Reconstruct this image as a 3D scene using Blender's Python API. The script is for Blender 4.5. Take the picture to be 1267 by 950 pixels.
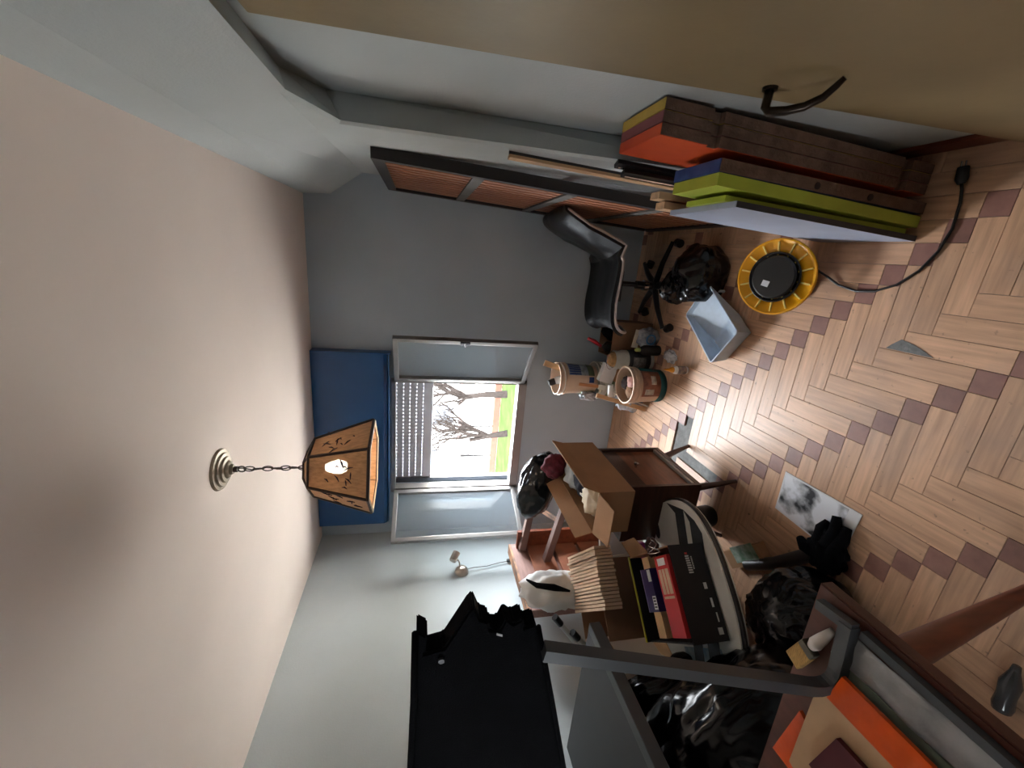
import bpy, bmesh, math, random
from mathutils import Vector, Matrix, Euler, noise
random.seed(7)
for o in list(bpy.data.objects):
    bpy.data.objects.remove(o, do_unlink=True)
SCN = bpy.context.scene
COL = SCN.collection
PI = math.pi
XL, XR, D, H = -2.377, 0.266, 3.150, 2.455     # left wall, right wall, back wall, ceiling

# ------------------------------------------------------------------ camera
CAM_Z = 1.70
TH, PS, RO = 0.2244, 0.3089, 0.0219            # pitch down, yaw left, roll (phone held sideways)
F_ = Vector((-math.sin(PS)*math.cos(TH), math.cos(PS)*math.cos(TH), -math.sin(TH)))
R0 = Vector((math.cos(PS), math.sin(PS), 0)); U0 = R0.cross(F_)
R_ = R0*math.cos(RO) + U0*math.sin(RO); U_ = U0*math.cos(RO) - R0*math.sin(RO)
cam = bpy.data.cameras.new('camera'); camo = bpy.data.objects.new('camera', cam); COL.objects.link(camo)
mw = Matrix((-U_, R_, -F_)).transposed().to_4x4(); mw.translation = Vector((0, 0, CAM_Z))
camo.matrix_world = mw
cam.sensor_fit = 'HORIZONTAL'; cam.sensor_width = 36.0; cam.lens = 510.4/1267*36.0
cam.clip_start = 0.02; cam.clip_end = 200
SCN.camera = camo

# ------------------------------------------------------------------ light and exposure
W = bpy.data.worlds.new('overcast_sky'); SCN.world = W; W.use_nodes = True
bg = W.node_tree.nodes['Background']; bg.inputs[0].default_value = (0.90, 0.95, 1.0, 1); bg.inputs[1].default_value = 22.0
def portal(name, loc, rot, sx, sy):
    l = bpy.data.lights.new(name, 'AREA'); l.shape = 'RECTANGLE'; l.size = sx; l.size_y = sy; l.cycles.is_portal = True
    o = bpy.data.objects.new(name, l); COL.objects.link(o); o.location = loc; o.rotation_euler = rot
portal('window_portal', (-1.475, D+0.26, 1.25), (-PI/2, 0, 0), 1.1, 1.3)
portal('side_fill_portal', (XL-0.14, -0.70, 1.50), (0, -PI/2, 0), 0.48, 0.28)  # fill light through the added opening in the left wall, out of view
SCN.view_settings.view_transform = 'Standard'; SCN.view_settings.look = 'None'
SCN.view_settings.exposure = 1.6; SCN.view_settings.gamma = 1.0; SCN.view_settings.use_curve_mapping = False
SCN.cycles.max_bounces = 10; SCN.cycles.diffuse_bounces = 6; SCN.cycles.transparent_max_bounces = 16
SCN.cycles.caustics_reflective = False; SCN.cycles.caustics_refractive = False
SCN.cycles.sample_clamp_indirect = 8.0; SCN.cycles.use_denoising = True

# ------------------------------------------------------------------ materials
def lin(c):
    return tuple((v/255/12.92 if v/255 <= 0.04045 else ((v/255+0.055)/1.055)**2.4) for v in c)
MATS = {}
def M(name, c, rough=0.6, metal=0.0, var=0.12, scale=9.0, bump=0.0, bscale=60.0, rnd=0.0, spec=0.5, emit=0.0, stretch=None, c2=None, coat=0.0, trans=0.0):
    """procedural principled material: base colour mottled by noise, optional bump, per-object random tint, grain"""
    if name in MATS: return MATS[name]
    m = bpy.data.materials.new(name); m.use_nodes = True; N = m.node_tree.nodes; L = m.node_tree.links
    b = N['Principled BSDF']; c = lin(c)
    tc = N.new('ShaderNodeTexCoord'); src = tc.outputs['Object']
    if rnd:                                                   # every copy takes its own cut of the grain
        o_ = N.new('ShaderNodeObjectInfo'); sc_ = N.new('ShaderNodeVectorMath'); sc_.operation = 'SCALE'; sc_.inputs[0].default_value = (37, 23, 11); L.new(o_.outputs['Random'], sc_.inputs['Scale'])
        ad_ = N.new('ShaderNodeVectorMath'); ad_.operation = 'ADD'; L.new(src, ad_.inputs[0]); L.new(sc_.outputs[0], ad_.inputs[1]); src = ad_.outputs[0]
    if stretch:
        mp = N.new('ShaderNodeMapping'); mp.inputs['Scale'].default_value = stretch; L.new(src, mp.inputs[0]); src = mp.outputs[0]
    nz = N.new('ShaderNodeTexNoise'); nz.inputs['Scale'].default_value = scale; nz.inputs['Detail'].default_value = 5; L.new(src, nz.inputs['Vector'])
    rp = N.new('ShaderNodeValToRGB'); L.new(nz.outputs['Fac'], rp.inputs[0])
    d = lin(c2) if c2 else tuple(v*(1-2*var) for v in c)
    rp.color_ramp.elements[0].color = (*d, 1); rp.color_ramp.elements[0].position = 0.3
    rp.color_ramp.elements[1].color = (*(c if c2 else tuple(min(1, v*(1+var*0.6)) for v in c)), 1); rp.color_ramp.elements[1].position = 0.7
    col = rp.outputs[0]
    if rnd:
        oi = N.new('ShaderNodeObjectInfo'); mr = N.new('ShaderNodeMapRange'); mr.inputs[3].default_value = 1-rnd; mr.inputs[4].default_value = 1+rnd*0.5
        L.new(oi.outputs['Random'], mr.inputs[0])
        mx = N.new('ShaderNodeMix'); mx.data_type = 'RGBA'; mx.blend_type = 'MULTIPLY'; mx.inputs[0].default_value = 1
        L.new(col, mx.inputs[6]); cb = N.new('ShaderNodeCombineColor')
        for i in range(3): L.new(mr.outputs[0], cb.inputs[i])
        L.new(cb.outputs[0], mx.inputs[7]); col = mx.outputs[2]
    L.new(col, b.inputs['Base Color'])
    b.inputs['Roughness'].default_value = rough; b.inputs['Metallic'].default_value = metal
    b.inputs['Specular IOR Level'].default_value = spec; b.inputs['Coat Weight'].default_value = coat; b.inputs['Coat Roughness'].default_value = 0.2
    b.inputs['Transmission Weight'].default_value = trans
    if bump:
        n2 = N.new('ShaderNodeTexNoise'); n2.inputs['Scale'].default_value = bscale; n2.inputs['Detail'].default_value = 6; L.new(src, n2.inputs['Vector'])
        bp = N.new('ShaderNodeBump'); bp.inputs['Strength'].default_value = bump; bp.inputs['Distance'].default_value = 0.01
        L.new(n2.outputs['Fac'], bp.inputs['Height']); L.new(bp.outputs[0], b.inputs['Normal'])
    if emit:
        b.inputs['Emission Color'].default_value = (*c, 1); b.inputs['Emission Strength'].default_value = emit
    MATS[name] = m; return m
def glass_mat(name, tint=(0.95, 0.975, 0.985), refl=0.06):
    m = bpy.data.materials.new(name); m.use_nodes = True; N = m.node_tree.nodes; L = m.node_tree.links
    for n in list(N):
        if n.type == 'BSDF_PRINCIPLED': N.remove(n)
    out = [n for n in N if n.type == 'OUTPUT_MATERIAL'][0]
    t = N.new('ShaderNodeBsdfTransparent'); t.inputs[0].default_value = (*tint, 1)
    g = N.new('ShaderNodeBsdfGlossy'); g.inputs[1].default_value = 0.02
    lf = N.new('ShaderNodeLayerWeight'); lf.inputs[0].default_value = 0.5; lw = N.new('ShaderNodeMath'); lw.operation = 'POWER'; lw.inputs[1].default_value = 4.0; L.new(lf.outputs['Facing'], lw.inputs[0])
    ad = N.new('ShaderNodeMath'); ad.operation = 'ADD'; ad.inputs[1].default_value = refl; ad.use_clamp = True
    L.new(lw.outputs[0], ad.inputs[0]); mx = N.new('ShaderNodeMixShader'); L.new(ad.outputs[0], mx.inputs[0])
    df = N.new('ShaderNodeBsdfTranslucent'); df.inputs[0].default_value = (0.80, 0.90, 0.98, 1); d2 = N.new('ShaderNodeBsdfDiffuse'); d2.inputs[0].default_value = (0.80, 0.90, 0.98, 1)
    m1 = N.new('ShaderNodeMixShader'); m1.inputs[0].default_value = 0.5; L.new(df.outputs[0], m1.inputs[1]); L.new(d2.outputs[0], m1.inputs[2])
    m2 = N.new('ShaderNodeMixShader'); m2.inputs[0].default_value = 0.10; L.new(t.outputs[0], m2.inputs[1]); L.new(m1.outputs[0], m2.inputs[2])      # pale bluish haze mixed in to brighten the pane
    L.new(m2.outputs[0], mx.inputs[1]); L.new(g.outputs[0], mx.inputs[2]); L.new(mx.outputs[0], out.inputs[0])
    MATS[name] = m; return m

wall_paint = M('wall_paint', (180, 187, 188), 0.85, var=0.03, scale=2.5, bump=0.12, bscale=120)
back_paint = M('back_wall_paint', (172, 185, 196), 0.8, var=0.03, scale=2.5, bump=0.1, bscale=120)
ceil_paint = M('ceiling_paint', (238, 225, 216), 0.9, var=0.03, scale=1.6, bump=0.05, bscale=150)
concrete = M('bare_concrete', (126, 126, 124), 0.9, var=0.15, scale=30, bump=0.4, bscale=90)
plank_m = M('parquet_wood', (210, 168, 135), 0.42, var=0.13, scale=7, stretch=(0.7, 9, 9), bump=0.10, bscale=12, rnd=0.14, spec=0.45)
def grime(m, dark, scale, lo, hi, amt):
    N = m.node_tree.nodes; L = m.node_tree.links; p = N['Principled BSDF']; src = p.inputs['Base Color'].links[0].from_socket
    g = N.new('ShaderNodeNewGeometry'); n = N.new('ShaderNodeTexNoise'); n.inputs['Scale'].default_value = scale; n.inputs['Detail'].default_value = 6; L.new(g.outputs['Position'], n.inputs['Vector'])
    r = N.new('ShaderNodeMapRange'); r.inputs[1].default_value = lo; r.inputs[2].default_value = hi; r.inputs[3].default_value = 0; r.inputs[4].default_value = amt; L.new(n.outputs['Fac'], r.inputs[0])
    x = N.new('ShaderNodeMix'); x.data_type = 'RGBA'; L.new(r.outputs[0], x.inputs[0]); L.new(src, x.inputs[6]); x.inputs[7].default_value = (*lin(dark), 1); L.new(x.outputs[2], p.inputs['Base Color'])
grime(plank_m, (150, 132, 122), 3.2, 0.5, 0.75, 0.55); grime(plank_m, (96, 78, 66), 38, 0.66, 0.76, 0.8)
square_m = M('parquet_dark_wood', (146, 104, 92), 0.45, var=0.10, scale=25, bump=0.1, bscale=90, rnd=0.16)
alu = M('anodised_aluminium', (150, 148, 146), 0.38, metal=0.75, var=0.05)
alu_dark = M('dark_aluminium', (92, 92, 96), 0.4, metal=0.6, var=0.06)
shutter_m = M('grey_pvc_slat', (226, 228, 236), 0.5, var=0.04)
glass = glass_mat('window_glass')
blue_paint = M('blue_gloss_paint', (22, 78, 132), 0.35, var=0.06, scale=4, bump=0.05)
door_paint = M('olive_brown_door', (134, 116, 83), 0.45, var=0.10, scale=4, bump=0.05, bscale=40)
dark_metal = M('dark_handle_metal', (58, 50, 44), 0.3, metal=0.9)
chrome = M('chrome', (200, 200, 204), 0.18, metal=1.0, var=0.02)
brass_old = M('aged_cream_metal', (150, 138, 118), 0.5, metal=0.35, var=0.15, scale=30)
bamboo = M('woven_bamboo', (200, 156, 112), 0.6, var=0.16, scale=18, stretch=(6, 6, 0.6), bump=0.3, bscale=60, trans=0.0)
def see_through(m, fac):
    N = m.node_tree.nodes; L = m.node_tree.links; out = [n for n in N if n.type == 'OUTPUT_MATERIAL'][0]; p = N['Principled BSDF']
    t = N.new('ShaderNodeBsdfTransparent'); t.inputs[0].default_value = (1.0, 0.95, 0.88, 1); x = N.new('ShaderNodeMixShader'); x.inputs[0].default_value = fac
    L.new(p.outputs[0], x.inputs[1]); L.new(t.outputs[0], x.inputs[2]); L.new(x.outputs[0], out.inputs[0])
see_through(bamboo, 0.16)
lamp_wood = M('dark_lamp_wood', (58, 38, 28), 0.5)
bulb_m = M('lit_bulb', (255, 250, 240), 0.4, emit=26.0, var=0.0)
leather = M('black_leather', (13, 14, 17), 0.36, var=0.1, scale=30, bump=0.15, bscale=160, spec=0.4)
black_pl = M('black_plastic', (16, 16, 18), 0.4, var=0.08)
bag_m = M('black_bin_bag', (6, 6, 8), 0.20, var=0.05, bump=0.12, bscale=14, spec=0.42)
black_cloth = M('black_fabric', (13, 14, 18), 0.95, var=0.2, scale=14, bump=0.3, bscale=300, spec=0.1)
dark_wood = M('dark_walnut', (62, 34, 26), 0.35, var=0.18, scale=7, stretch=(1, 8, 8), coat=0.3)
front_wood = M('walnut_veneer', (126, 74, 50), 0.35, var=0.2, scale=6, stretch=(6, 1.2, 6), coat=0.3)
red_wood = M('reddish_wood', (116, 58, 36), 0.4, var=0.18, scale=6, stretch=(6, 1, 6))
table_wood = M('table_brown_wood', (96, 54, 42), 0.42, var=0.15, scale=5, stretch=(6, 1, 6))
worn_wood = M('worn_wood', (176, 128, 92), 0.7, var=0.2, scale=12, c2=(92, 72, 62))
raw_wood = M('raw_brown_edge', (112, 86, 70), 0.8, var=0.2, scale=25, bump=0.4, bscale=80)
pale_wood = M('pale_pine', (206, 168, 128), 0.6, var=0.12, scale=6, stretch=(8, 8, 1))
slat_wood = M('orange_slat_wood', (170, 108, 74), 0.5, var=0.15, scale=8, stretch=(8, 8, 1))
slat_frame = M('black_brown_frame', (34, 26, 26), 0.5, var=0.15)
card = M('brown_cardboard', (168, 128, 92), 0.85, var=0.07, scale=6, bump=0.08)
card_dark = M('darker_cardboard', (136, 102, 76), 0.85, var=0.08, scale=6)
card_pale = M('pale_cardboard', (214, 184, 154), 0.85, var=0.08, scale=12, rnd=0.22)
white_pl = M('white_plastic', (222, 222, 218), 0.45, var=0.05)
tray_m = M('pale_blue_tray', (182, 198, 214), 0.45, var=0.05, scale=30)
tray_out = M('tray_dirty_side', (60, 66, 76), 0.6, var=0.2)
yellow_pl = M('yellow_plastic', (240, 172, 14), 0.38, var=0.06)
steel_grey = M('grey_painted_steel', (76, 78, 80), 0.45, metal=0.2, var=0.06, bump=0.05)
paper = M('white_paper', (226, 228, 230), 0.7, var=0.04)

# ------------------------------------------------------------------ mesh helpers
class B:
    def __init__(s): s.bm = bmesh.new()
    def _new(s, n0): return s.bm.verts[n0:] if False else [v for v in s.bm.verts if v.index == -1 or v.index >= n0]
    def box(s, c, d, rot=None, bev=0.0):
        t = bmesh.new(); bmesh.ops.create_cube(t, size=1.0)
        for v in t.verts: v.co = Vector((v.co.x*d[0], v.co.y*d[1], v.co.z*d[2]))
        if bev: bmesh.ops.bevel(t, geom=list(t.edges), offset=bev, segments=2, affect='EDGES', profile=0.6)
        m = Matrix.Translation(Vector(c))
        if rot is not None: m = m @ (rot.to_4x4() if isinstance(rot, Matrix) else Euler(rot).to_matrix().to_4x4())
        return s._add(t, m)
    def mm(s, p, q, bev=0.0):
        p, q = Vector(p), Vector(q)
        return s.box((p+q)/2, [abs(a) for a in (q-p)], None, bev)
    def _add(s, t, m):
        t.transform(m); me = bpy.data.meshes.new('t'); t.to_mesh(me); t.free(); s.bm.from_mesh(me); bpy.data.meshes.remove(me); return s
    def ngon(s, pts):
        s.bm.faces.new([s.bm.verts.new(Vector(p)) for p in pts]); return s
    def tube(s, pts, r, n=8, flat=1.0, closed=False, cap=True):
        pts = [Vector(p) for p in pts]; rs = r if isinstance(r, (list, tuple)) else [r]*len(pts)
        rings = []; prev = None
        for i, p in enumerate(pts):
            a = pts[i-1] if (i > 0 or closed) else p; b = pts[(i+1) % len(pts)] if (i < len(pts)-1 or closed) else p
            t = (b-a).normalized()
            if prev is None:
                ref = Vector((0, 0, 1)) if abs(t.z) < 0.9 else Vector((1, 0, 0)); x = t.cross(ref).normalized()
            else:
                x = (prev - t*prev.dot(t)).normalized()
            prev = x; y = t.cross(x)
            rings.append([s.bm.verts.new(p + (x*math.cos(2*PI*k/n+PI/n) + y*math.sin(2*PI*k/n+PI/n)*flat)*rs[i]) for k in range(n)])
        m = len(rings)
        for i in range(m if closed else m-1):
            A, C = rings[i], rings[(i+1) % m]
            for k in range(n): s.bm.faces.new((A[k], A[(k+1) % n], C[(k+1) % n], C[k]))
        if cap and not closed:
            s.bm.faces.new(rings[0][::-1]); s.bm.faces.new(rings[-1])
        return s
    def cyl(s, p, q, r1, r2=None, n=18): return s.tube([p, q], [r1, r1 if r2 is None else r2], n)
    def lathe(s, prof, n=24, m=None, close=True):
        t = bmesh.new(); rings = []
        for r, z in prof: rings.append([t.verts.new((max(r, 1e-4)*math.cos(2*PI*k/n), max(r, 1e-4)*math.sin(2*PI*k/n), z)) for k in range(n)])
        for A, C in zip(rings, rings[1:]):
            for k in range(n): t.faces.new((A[k], A[(k+1) % n], C[(k+1) % n], C[k]))
        if close:
            t.faces.new(rings[0][::-1]); t.faces.new(rings[-1])
        return s._add(t, m or Matrix())
    def prism(s, poly, dirv, bev=0.0):
        t = bmesh.new(); dirv = Vector(dirv); a = [t.verts.new(Vector(p)) for p in poly]; b = [t.verts.new(Vector(p)+dirv) for p in poly]; n = len(a)
        t.faces.new(a[::-1]); t.faces.new(b)
        for k in range(n): t.faces.new((a[k], a[(k+1) % n], b[(k+1) % n], b[k]))
        bmesh.ops.recalc_face_normals(t, faces=list(t.faces))
        if bev: bmesh.ops.bevel(t, geom=list(t.edges), offset=bev, segments=2, affect='EDGES')
        return s._add(t, Matrix())
    def grid(s, fn, nu, nv, thick=0.0):
        """sheet fn(u,v) -> point, given a real thickness along its normals"""
        P = [[Vector(fn(i/nu, j/nv)) for j in range(nv+1)] for i in range(nu+1)]
        def lay(off):
            out = []
            for i in range(nu+1):
                row = []
                for j in range(nv+1):
                    du = P[min(i+1, nu)][j]-P[max(i-1, 0)][j]; dv = P[i][min(j+1, nv)]-P[i][max(j-1, 0)]
                    nn = du.cross(dv); nn = nn.normalized() if nn.length > 1e-9 else Vector((0, 0, 1))
                    row.append(s.bm.verts.new(P[i][j]+nn*off))
                out.append(row)
            return out
        A = lay(0)
        for i in range(nu):
            for j in range(nv): s.bm.faces.new((A[i][j], A[i+1][j], A[i+1][j+1], A[i][j+1]))
        if thick:
            C = lay(-thick)
            for i in range(nu):
                for j in range(nv): s.bm.faces.new((C[i][j], C[i][j+1], C[i+1][j+1], C[i+1][j]))
            for i in range(nu):
                s.bm.faces.new((A[i][0], C[i][0], C[i+1][0], A[i+1][0])); s.bm.faces.new((A[i][nv], A[i+1][nv], C[i+1][nv], C[i][nv]))
            for j in range(nv):
                s.bm.faces.new((A[0][j], A[0][j+1], C[0][j+1], C[0][j])); s.bm.faces.new((A[nu][j], C[nu][j], C[nu][j+1], A[nu][j+1]))
        return s
    def blob(s, c, rad, seed=0, amp=0.2, fr=2.2, sub=4, floor=None, crease=0.06, m=None):
        t = bmesh.new(); bmesh.ops.create_icosphere(t, subdivisions=sub, radius=1.0); off = Vector((seed*7.3, seed*3.1, seed*1.7))
        for v in t.verts:
            p = v.co.normalized(); k = 1+amp*noise.noise(p*fr+off)-crease*abs(noise.noise(p*fr*3+off))*2-crease*0.5*abs(noise.noise(p*fr*7+off))
            v.co = Vector((p.x*rad[0]*k, p.y*rad[1]*k, p.z*rad[2]*k))
        if m: t.transform(m)
        t.transform(Matrix.Translation(Vector(c)))
        if floor is not None:
            for v in t.verts:
                if v.co.z < floor+0.004: v.co.z = floor+0.004+0.002*noise.noise(v.co*20)
        return s._add(t, Matrix())

def bag(c, rad, seed, neck=(0, 0), floor=None, folds=7, amp=0.16, m=None):
    """slumped plastic sack: smooth body with gathers that radiate from the neck"""
    b = B(); t = bmesh.new(); bmesh.ops.create_icosphere(t, subdivisions=5, radius=1.0); off = Vector((seed*5.1, seed*2.3, seed*1.9))
    for v in t.verts:
        p = v.co.normalized(); q = Vector((p.x-neck[0], p.y-neck[1], 0)); a = math.atan2(q.y, q.x); rr = q.length
        k = 1+amp*noise.noise(p*1.5+off)+0.05*noise.noise(p*4+off)
        g = max(0.0, min(1.0, (p.z+0.55)))*(1.0-min(1.0, rr)*0.55)
        wob = a+0.5*noise.noise(p*2.2+off)
        k -= 0.085*g*abs(math.sin(wob*folds*0.5))+0.04*g*abs(math.sin(wob*folds*1.3+1.0)); k -= 0.015*abs(noise.noise(p*6+off))
        if p.z > 0.6: k += 0.10*math.exp(-(rr/0.16)**2)
        v.co = Vector((p.x*rad[0]*k, p.y*rad[1]*k, p.z*rad[2]*k))
    if m: t.transform(m)
    t.transform(Matrix.Translation(Vector(c)))
    if floor is not None:
        for v in t.verts:
            if v.co.z < floor+0.004: v.co.z = floor+0.004+0.002*noise.noise(v.co*20)
    return b._add(t, Matrix())

def put(o, label, cat, group=None, kind=None):
    if label: o['label'] = label
    if cat: o['category'] = cat
    if group: o['group'] = group
    if kind: o['kind'] = kind
    return o
def thing(name, label, cat, loc=(0, 0, 0), rotz=0.0, group=None, kind=None):
    o = bpy.data.objects.new(name, None); COL.objects.link(o); o.location = loc; o.rotation_euler = (0, 0, rotz); o.empty_display_size = 0.05
    return put(o, label, cat, group, kind)
def mesh(name, b, mat, parent=None, world=False, smooth=False, label=None):
    me = bpy.data.meshes.new(name)
    if world and parent is not None:
        r = parent; mt = Matrix()
        while r is not None:
            mt = (Matrix.Translation(r.location) @ r.rotation_euler.to_matrix().to_4x4()) @ mt; r = r.parent
        b.bm.transform(mt.inverted())
    bmesh.ops.recalc_face_normals(b.bm, faces=list(b.bm.faces)); b.bm.to_mesh(me); b.bm.free()
    if smooth:
        me.shade_smooth(); 
        if smooth is not True: me.set_sharp_from_angle(angle=math.radians(smooth))
    for mm_ in (mat if isinstance(mat, (list, tuple)) else [mat]): me.materials.append(mm_)
    o = bpy.data.objects.new(name, me); COL.objects.link(o)
    if parent is not None: o.parent = parent
    if label: o['label'] = label
    return o
def struct(name, b, mat, parent=None, label=None):
    o = mesh(name, b, mat, parent)
    if parent is None: o['kind'] = 'structure'
    if label: o['label'] = label
    return o
def V(*a): return Vector(a)
def rx(a): return Matrix.Rotation(a, 3, 'X')
def ry(a): return Matrix.Rotation(a, 3, 'Y')
def rz(a): return Matrix.Rotation(a, 3, 'Z')
def frame(c, zaxis, xhint=(1, 0, 0)):
    z = Vector(zaxis).normalized(); x = Vector(xhint); x = (x-z*x.dot(z)).normalized(); y = z.cross(x)
    m = Matrix((x, y, z)).transposed().to_4x4(); m.translation = Vector(c); return m

# ================================================================== STRUCTURE
REAR = -2.6
NX = 0.47                                  # back of the wall recess
# floor: concrete bed, then every parquet piece in reach of the lens as its own child
b = B(); b.mm((XL-0.1, REAR-0.1, -0.10), (0.62, D+0.1, -0.0115)); floor_o = struct('floor', b, concrete)
floor_o['label'] = 'old parquet floor of tan planks and dark squares'
WP, GX, GY, GAP = 0.075, -0.2081, 0.912, 0.0006
cache = {}
def piece_mesh(name, w, h, mat):
    k = (name, round(w, 4), round(h, 4))
    if k not in cache:
        bb = B(); t = bmesh.new(); bmesh.ops.create_cube(t, size=1.0)
        for v in t.verts: v.co = Vector((v.co.x*w, v.co.y*h, v.co.z*0.011))
        bmesh.ops.bevel(t, geom=[e for e in t.edges if all(v.co.z > 0 for v in e.verts)], offset=0.0008, segments=1, affect='EDGES')
        me = bpy.data.meshes.new(name); t.to_mesh(me); t.free(); me.materials.append(mat); cache[k] = me
    return cache[k]
def proj(p):
    d = Vector(p)-Vector((0, 0, CAM_Z)); f = d.dot(F_)
    if f < 0.05: return None
    return (633.5-510.4*d.dot(U_)/f, 475-510.4*d.dot(R_)/f)
rest = B()
def lay(name, x0, x1, y0, y1, mat):
    xmax = NX
    x0, x1 = max(x0, XL), min(x1, xmax); y0, y1 = max(y0, REAR), min(y1, D)
    if x1-x0 < 0.004 or y1-y0 < 0.004: return
    cx, cy = (x0+x1)/2, (y0+y1)/2
    if name == 'plank' and y1-y0 > 0.2:
        if abs(cx+1.06) < 0.036 and 2.05 < cy < 2.30: return                  # missing plank by the bedside cabinet
        if abs(cx+1.135) < 0.036 and 1.85 < cy < 2.25: return
    if name == 'plank' and x1-x0 > 0.2 and abs(cx+1.12) < 0.12 and abs(cy-2.2) < 0.06: return
    q = proj((cx, cy, 0)); q = q if q else (9999, 0)
    vis = -10 < q[0] < 1290 and -10 < q[1] < 960 and not (q[1] > 700 and q[0] < 1000) and not (cx < -1.75) and not (cx > 0.22 and cy < 3 and cy > 1.25)
    w, h = x1-x0-2*GAP, y1-y0-2*GAP
    if vis:
        turn = h > w+0.01
        o = bpy.data.objects.new(name, piece_mesh(name, h if turn else w, w if turn else h, mat)); COL.objects.link(o); o.parent = floor_o
        o.location = (cx, cy, -0.0055 + random.uniform(-0.0004, 0.0004)); o.rotation_euler = (random.uniform(-0.003, 0.003), random.uniform(-0.003, 0.003), PI/2 if turn else 0)
        return o
    else:
        t = bmesh.new(); bmesh.ops.create_cube(t, size=1.0)
        rest._add(t, Matrix.Translation((cx, cy, -0.006)) @ Matrix.Diagonal((w, h, 0.011, 1)))
for i in range(-60, 40):
    for j in range(-60, 40):
        s = (i+j) % 9; x = GX+i*WP; y = GY+j*WP          # cell spans x-WP..x, y-WP..y
        if s == 0: lay('parquet_square', x-WP, x, y-WP, y, square_m)
        elif s == 1: lay('plank', x-WP, x, y-WP, y+3*WP, plank_m)
        elif s == 5: lay('plank', x-WP, x+3*WP, y-WP, y, plank_m)
ro = mesh('parquet_out_of_reach', rest, plank_m, floor_o); ro['kind'] = 'stuff'
# splintered hole in one plank, cement shows through
bb = B(); bb.prism([(-0.205, 1.185, 0.0004), (-0.186, 1.168, 0.0004), (-0.164, 1.144, 0.0004), (-0.174, 1.102, 0.0004), (-0.190, 1.060, 0.0004), (-0.205, 1.031, 0.0004)], (0, 0, 0.0012))
mesh('cement_patch', bb, concrete, floor_o)

b = B(); b.mm((XL-0.1, REAR-0.1, H), (0.62, D+0.1, H+0.1)); ce = struct('ceiling', b, ceil_paint, label='plain off-white plaster ceiling')
# back wall with the window hole
WX0, WX1, WZ0, WZ1 = -1.975, -0.975, 0.82, 1.90
b = B()
WT = 0.24
b.mm((XL-0.2, D, 0), (WX0, D+WT, H)); b.mm((WX1, D, 0), (0.62, D+WT, H)); b.mm((WX0, D, 0), (WX1, D+WT, WZ0)); b.mm((WX0, D, WZ1), (WX1, D+WT, H))
struct('wall_back', b, back_paint, label='blue-grey painted back wall around the open window')
SY0, SY1, SZ0, SZ1 = -0.83, -0.57, 1.25, 1.71       # unseen opening added for fill light, beside the camera
b = B(); b.mm((XL-0.12, REAR-0.1, 0), (XL, SY0, H)); b.mm((XL-0.12, SY1, 0), (XL, D+WT, H)); b.mm((XL-0.12, SY0, 0), (XL, SY1, SZ0)); b.mm((XL-0.12, SY0, SZ1), (XL, SY1, H)); struct('wall_left', b, wall_paint, label='pale painted left wall with the small spotlight')
# right wall: ceiling band, sloping cove, pilaster face, and a near recess with an angled upper corner
bb2 = B()
ctop = [(XR, REAR, H), (XR, D, H)]; cmid = [(0.280, REAR, 2.29), (0.280, D, 2.29)]
PX0, PX1 = 0.366, 0.43                     # pilaster face at the recess and at the back wall
def face_x(y): return PX0+(PX1-PX0)*max(0, (y-1.66)/(D-1.66))
outer = [(PX0, 1.565, 0), (PX0, 1.665, 1.975), (PX0, 1.42, 2.085), (PX0, REAR, 2.085)]
inner = [(NX, 1.64, 0), (NX, 1.70, 2.02), (NX, 1.56, 2.122), (NX, REAR, 2.13)]
lip = [(PX0+0.008, 1.548, 0), (PX0+0.008, 1.648, 1.966), (PX0+0.008, 1.412, 2.068), (PX0+0.008, REAR, 2.068)]
bb2.ngon([ctop[0], ctop[1], cmid[1], cmid[0]])
bb2.ngon([cmid[0], (0.280, 1.42, 2.29), outer[2], outer[3]]); bb2.ngon([(0.280, 1.42, 2.29), cmid[1], (PX1, D, 2.085), outer[2]])
bb2.ngon([outer[2], (PX1, D, 2.085), (PX1, D, 0), outer[0], outer[1]])
for k in range(3):
    bb2.ngon([outer[k], outer[k+1], lip[k+1], lip[k]]); bb2.ngon([lip[k], lip[k+1], inner[k+1], inner[k]])
bb2.mm((NX, REAR-0.1, 0), (NX+0.14, D+0.01, H))
struct('wall_right', bb2, wall_paint, label='pale painted right wall with an angled-corner recess')
# rear of the room behind the photographer
b = B(); b.mm((XL-0.1, REAR-0.1, 0), (0.62, REAR, H))
struct('wall_rear', b, wall_paint, label='plain rear wall behind the photographer')
b = B(); b.mm((NX-0.014, 1.0, 0), (NX, 1.63, 0.085), 0.003); struct('baseboard_right', b, red_wood, label='dark red wooden skirting in the right recess')

# ------------------------------------------------------------------ window
win = thing('window_1', 'open two-leaf aluminium window in the back wall', None, (-1.475, D, WZ0), kind='structure')
b = B(); t_ = 0.035
for (p, q) in (((WX0, D-0.012, WZ0), (WX0+t_, D+0.07, WZ1)), ((WX1-t_, D-0.012, WZ0), (WX1, D+0.07, WZ1)), ((WX0, D-0.012, WZ0), (WX1, D+0.07, WZ0+0.072)), ((WX0, D-0.012, WZ1-t_), (WX1, D+0.07, WZ1))): b.mm(p, q, 0.003)
mesh('window_frame', b, alu, win, world=True)
b = B(); b.mm((WX0, D+0.07, WZ0+0.005), (WX1, D+WT+0.03, WZ0+0.022), 0.002); mesh('window_sill', b, alu, win, world=True)
b = B()
for x in (WX0+0.004, WX1-0.044): b.mm((x, D+0.13, WZ0+0.022), (x+0.04, D+0.19, WZ1), 0.002)
mesh('shutter_guide', b, alu_dark, win, world=True)
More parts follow.
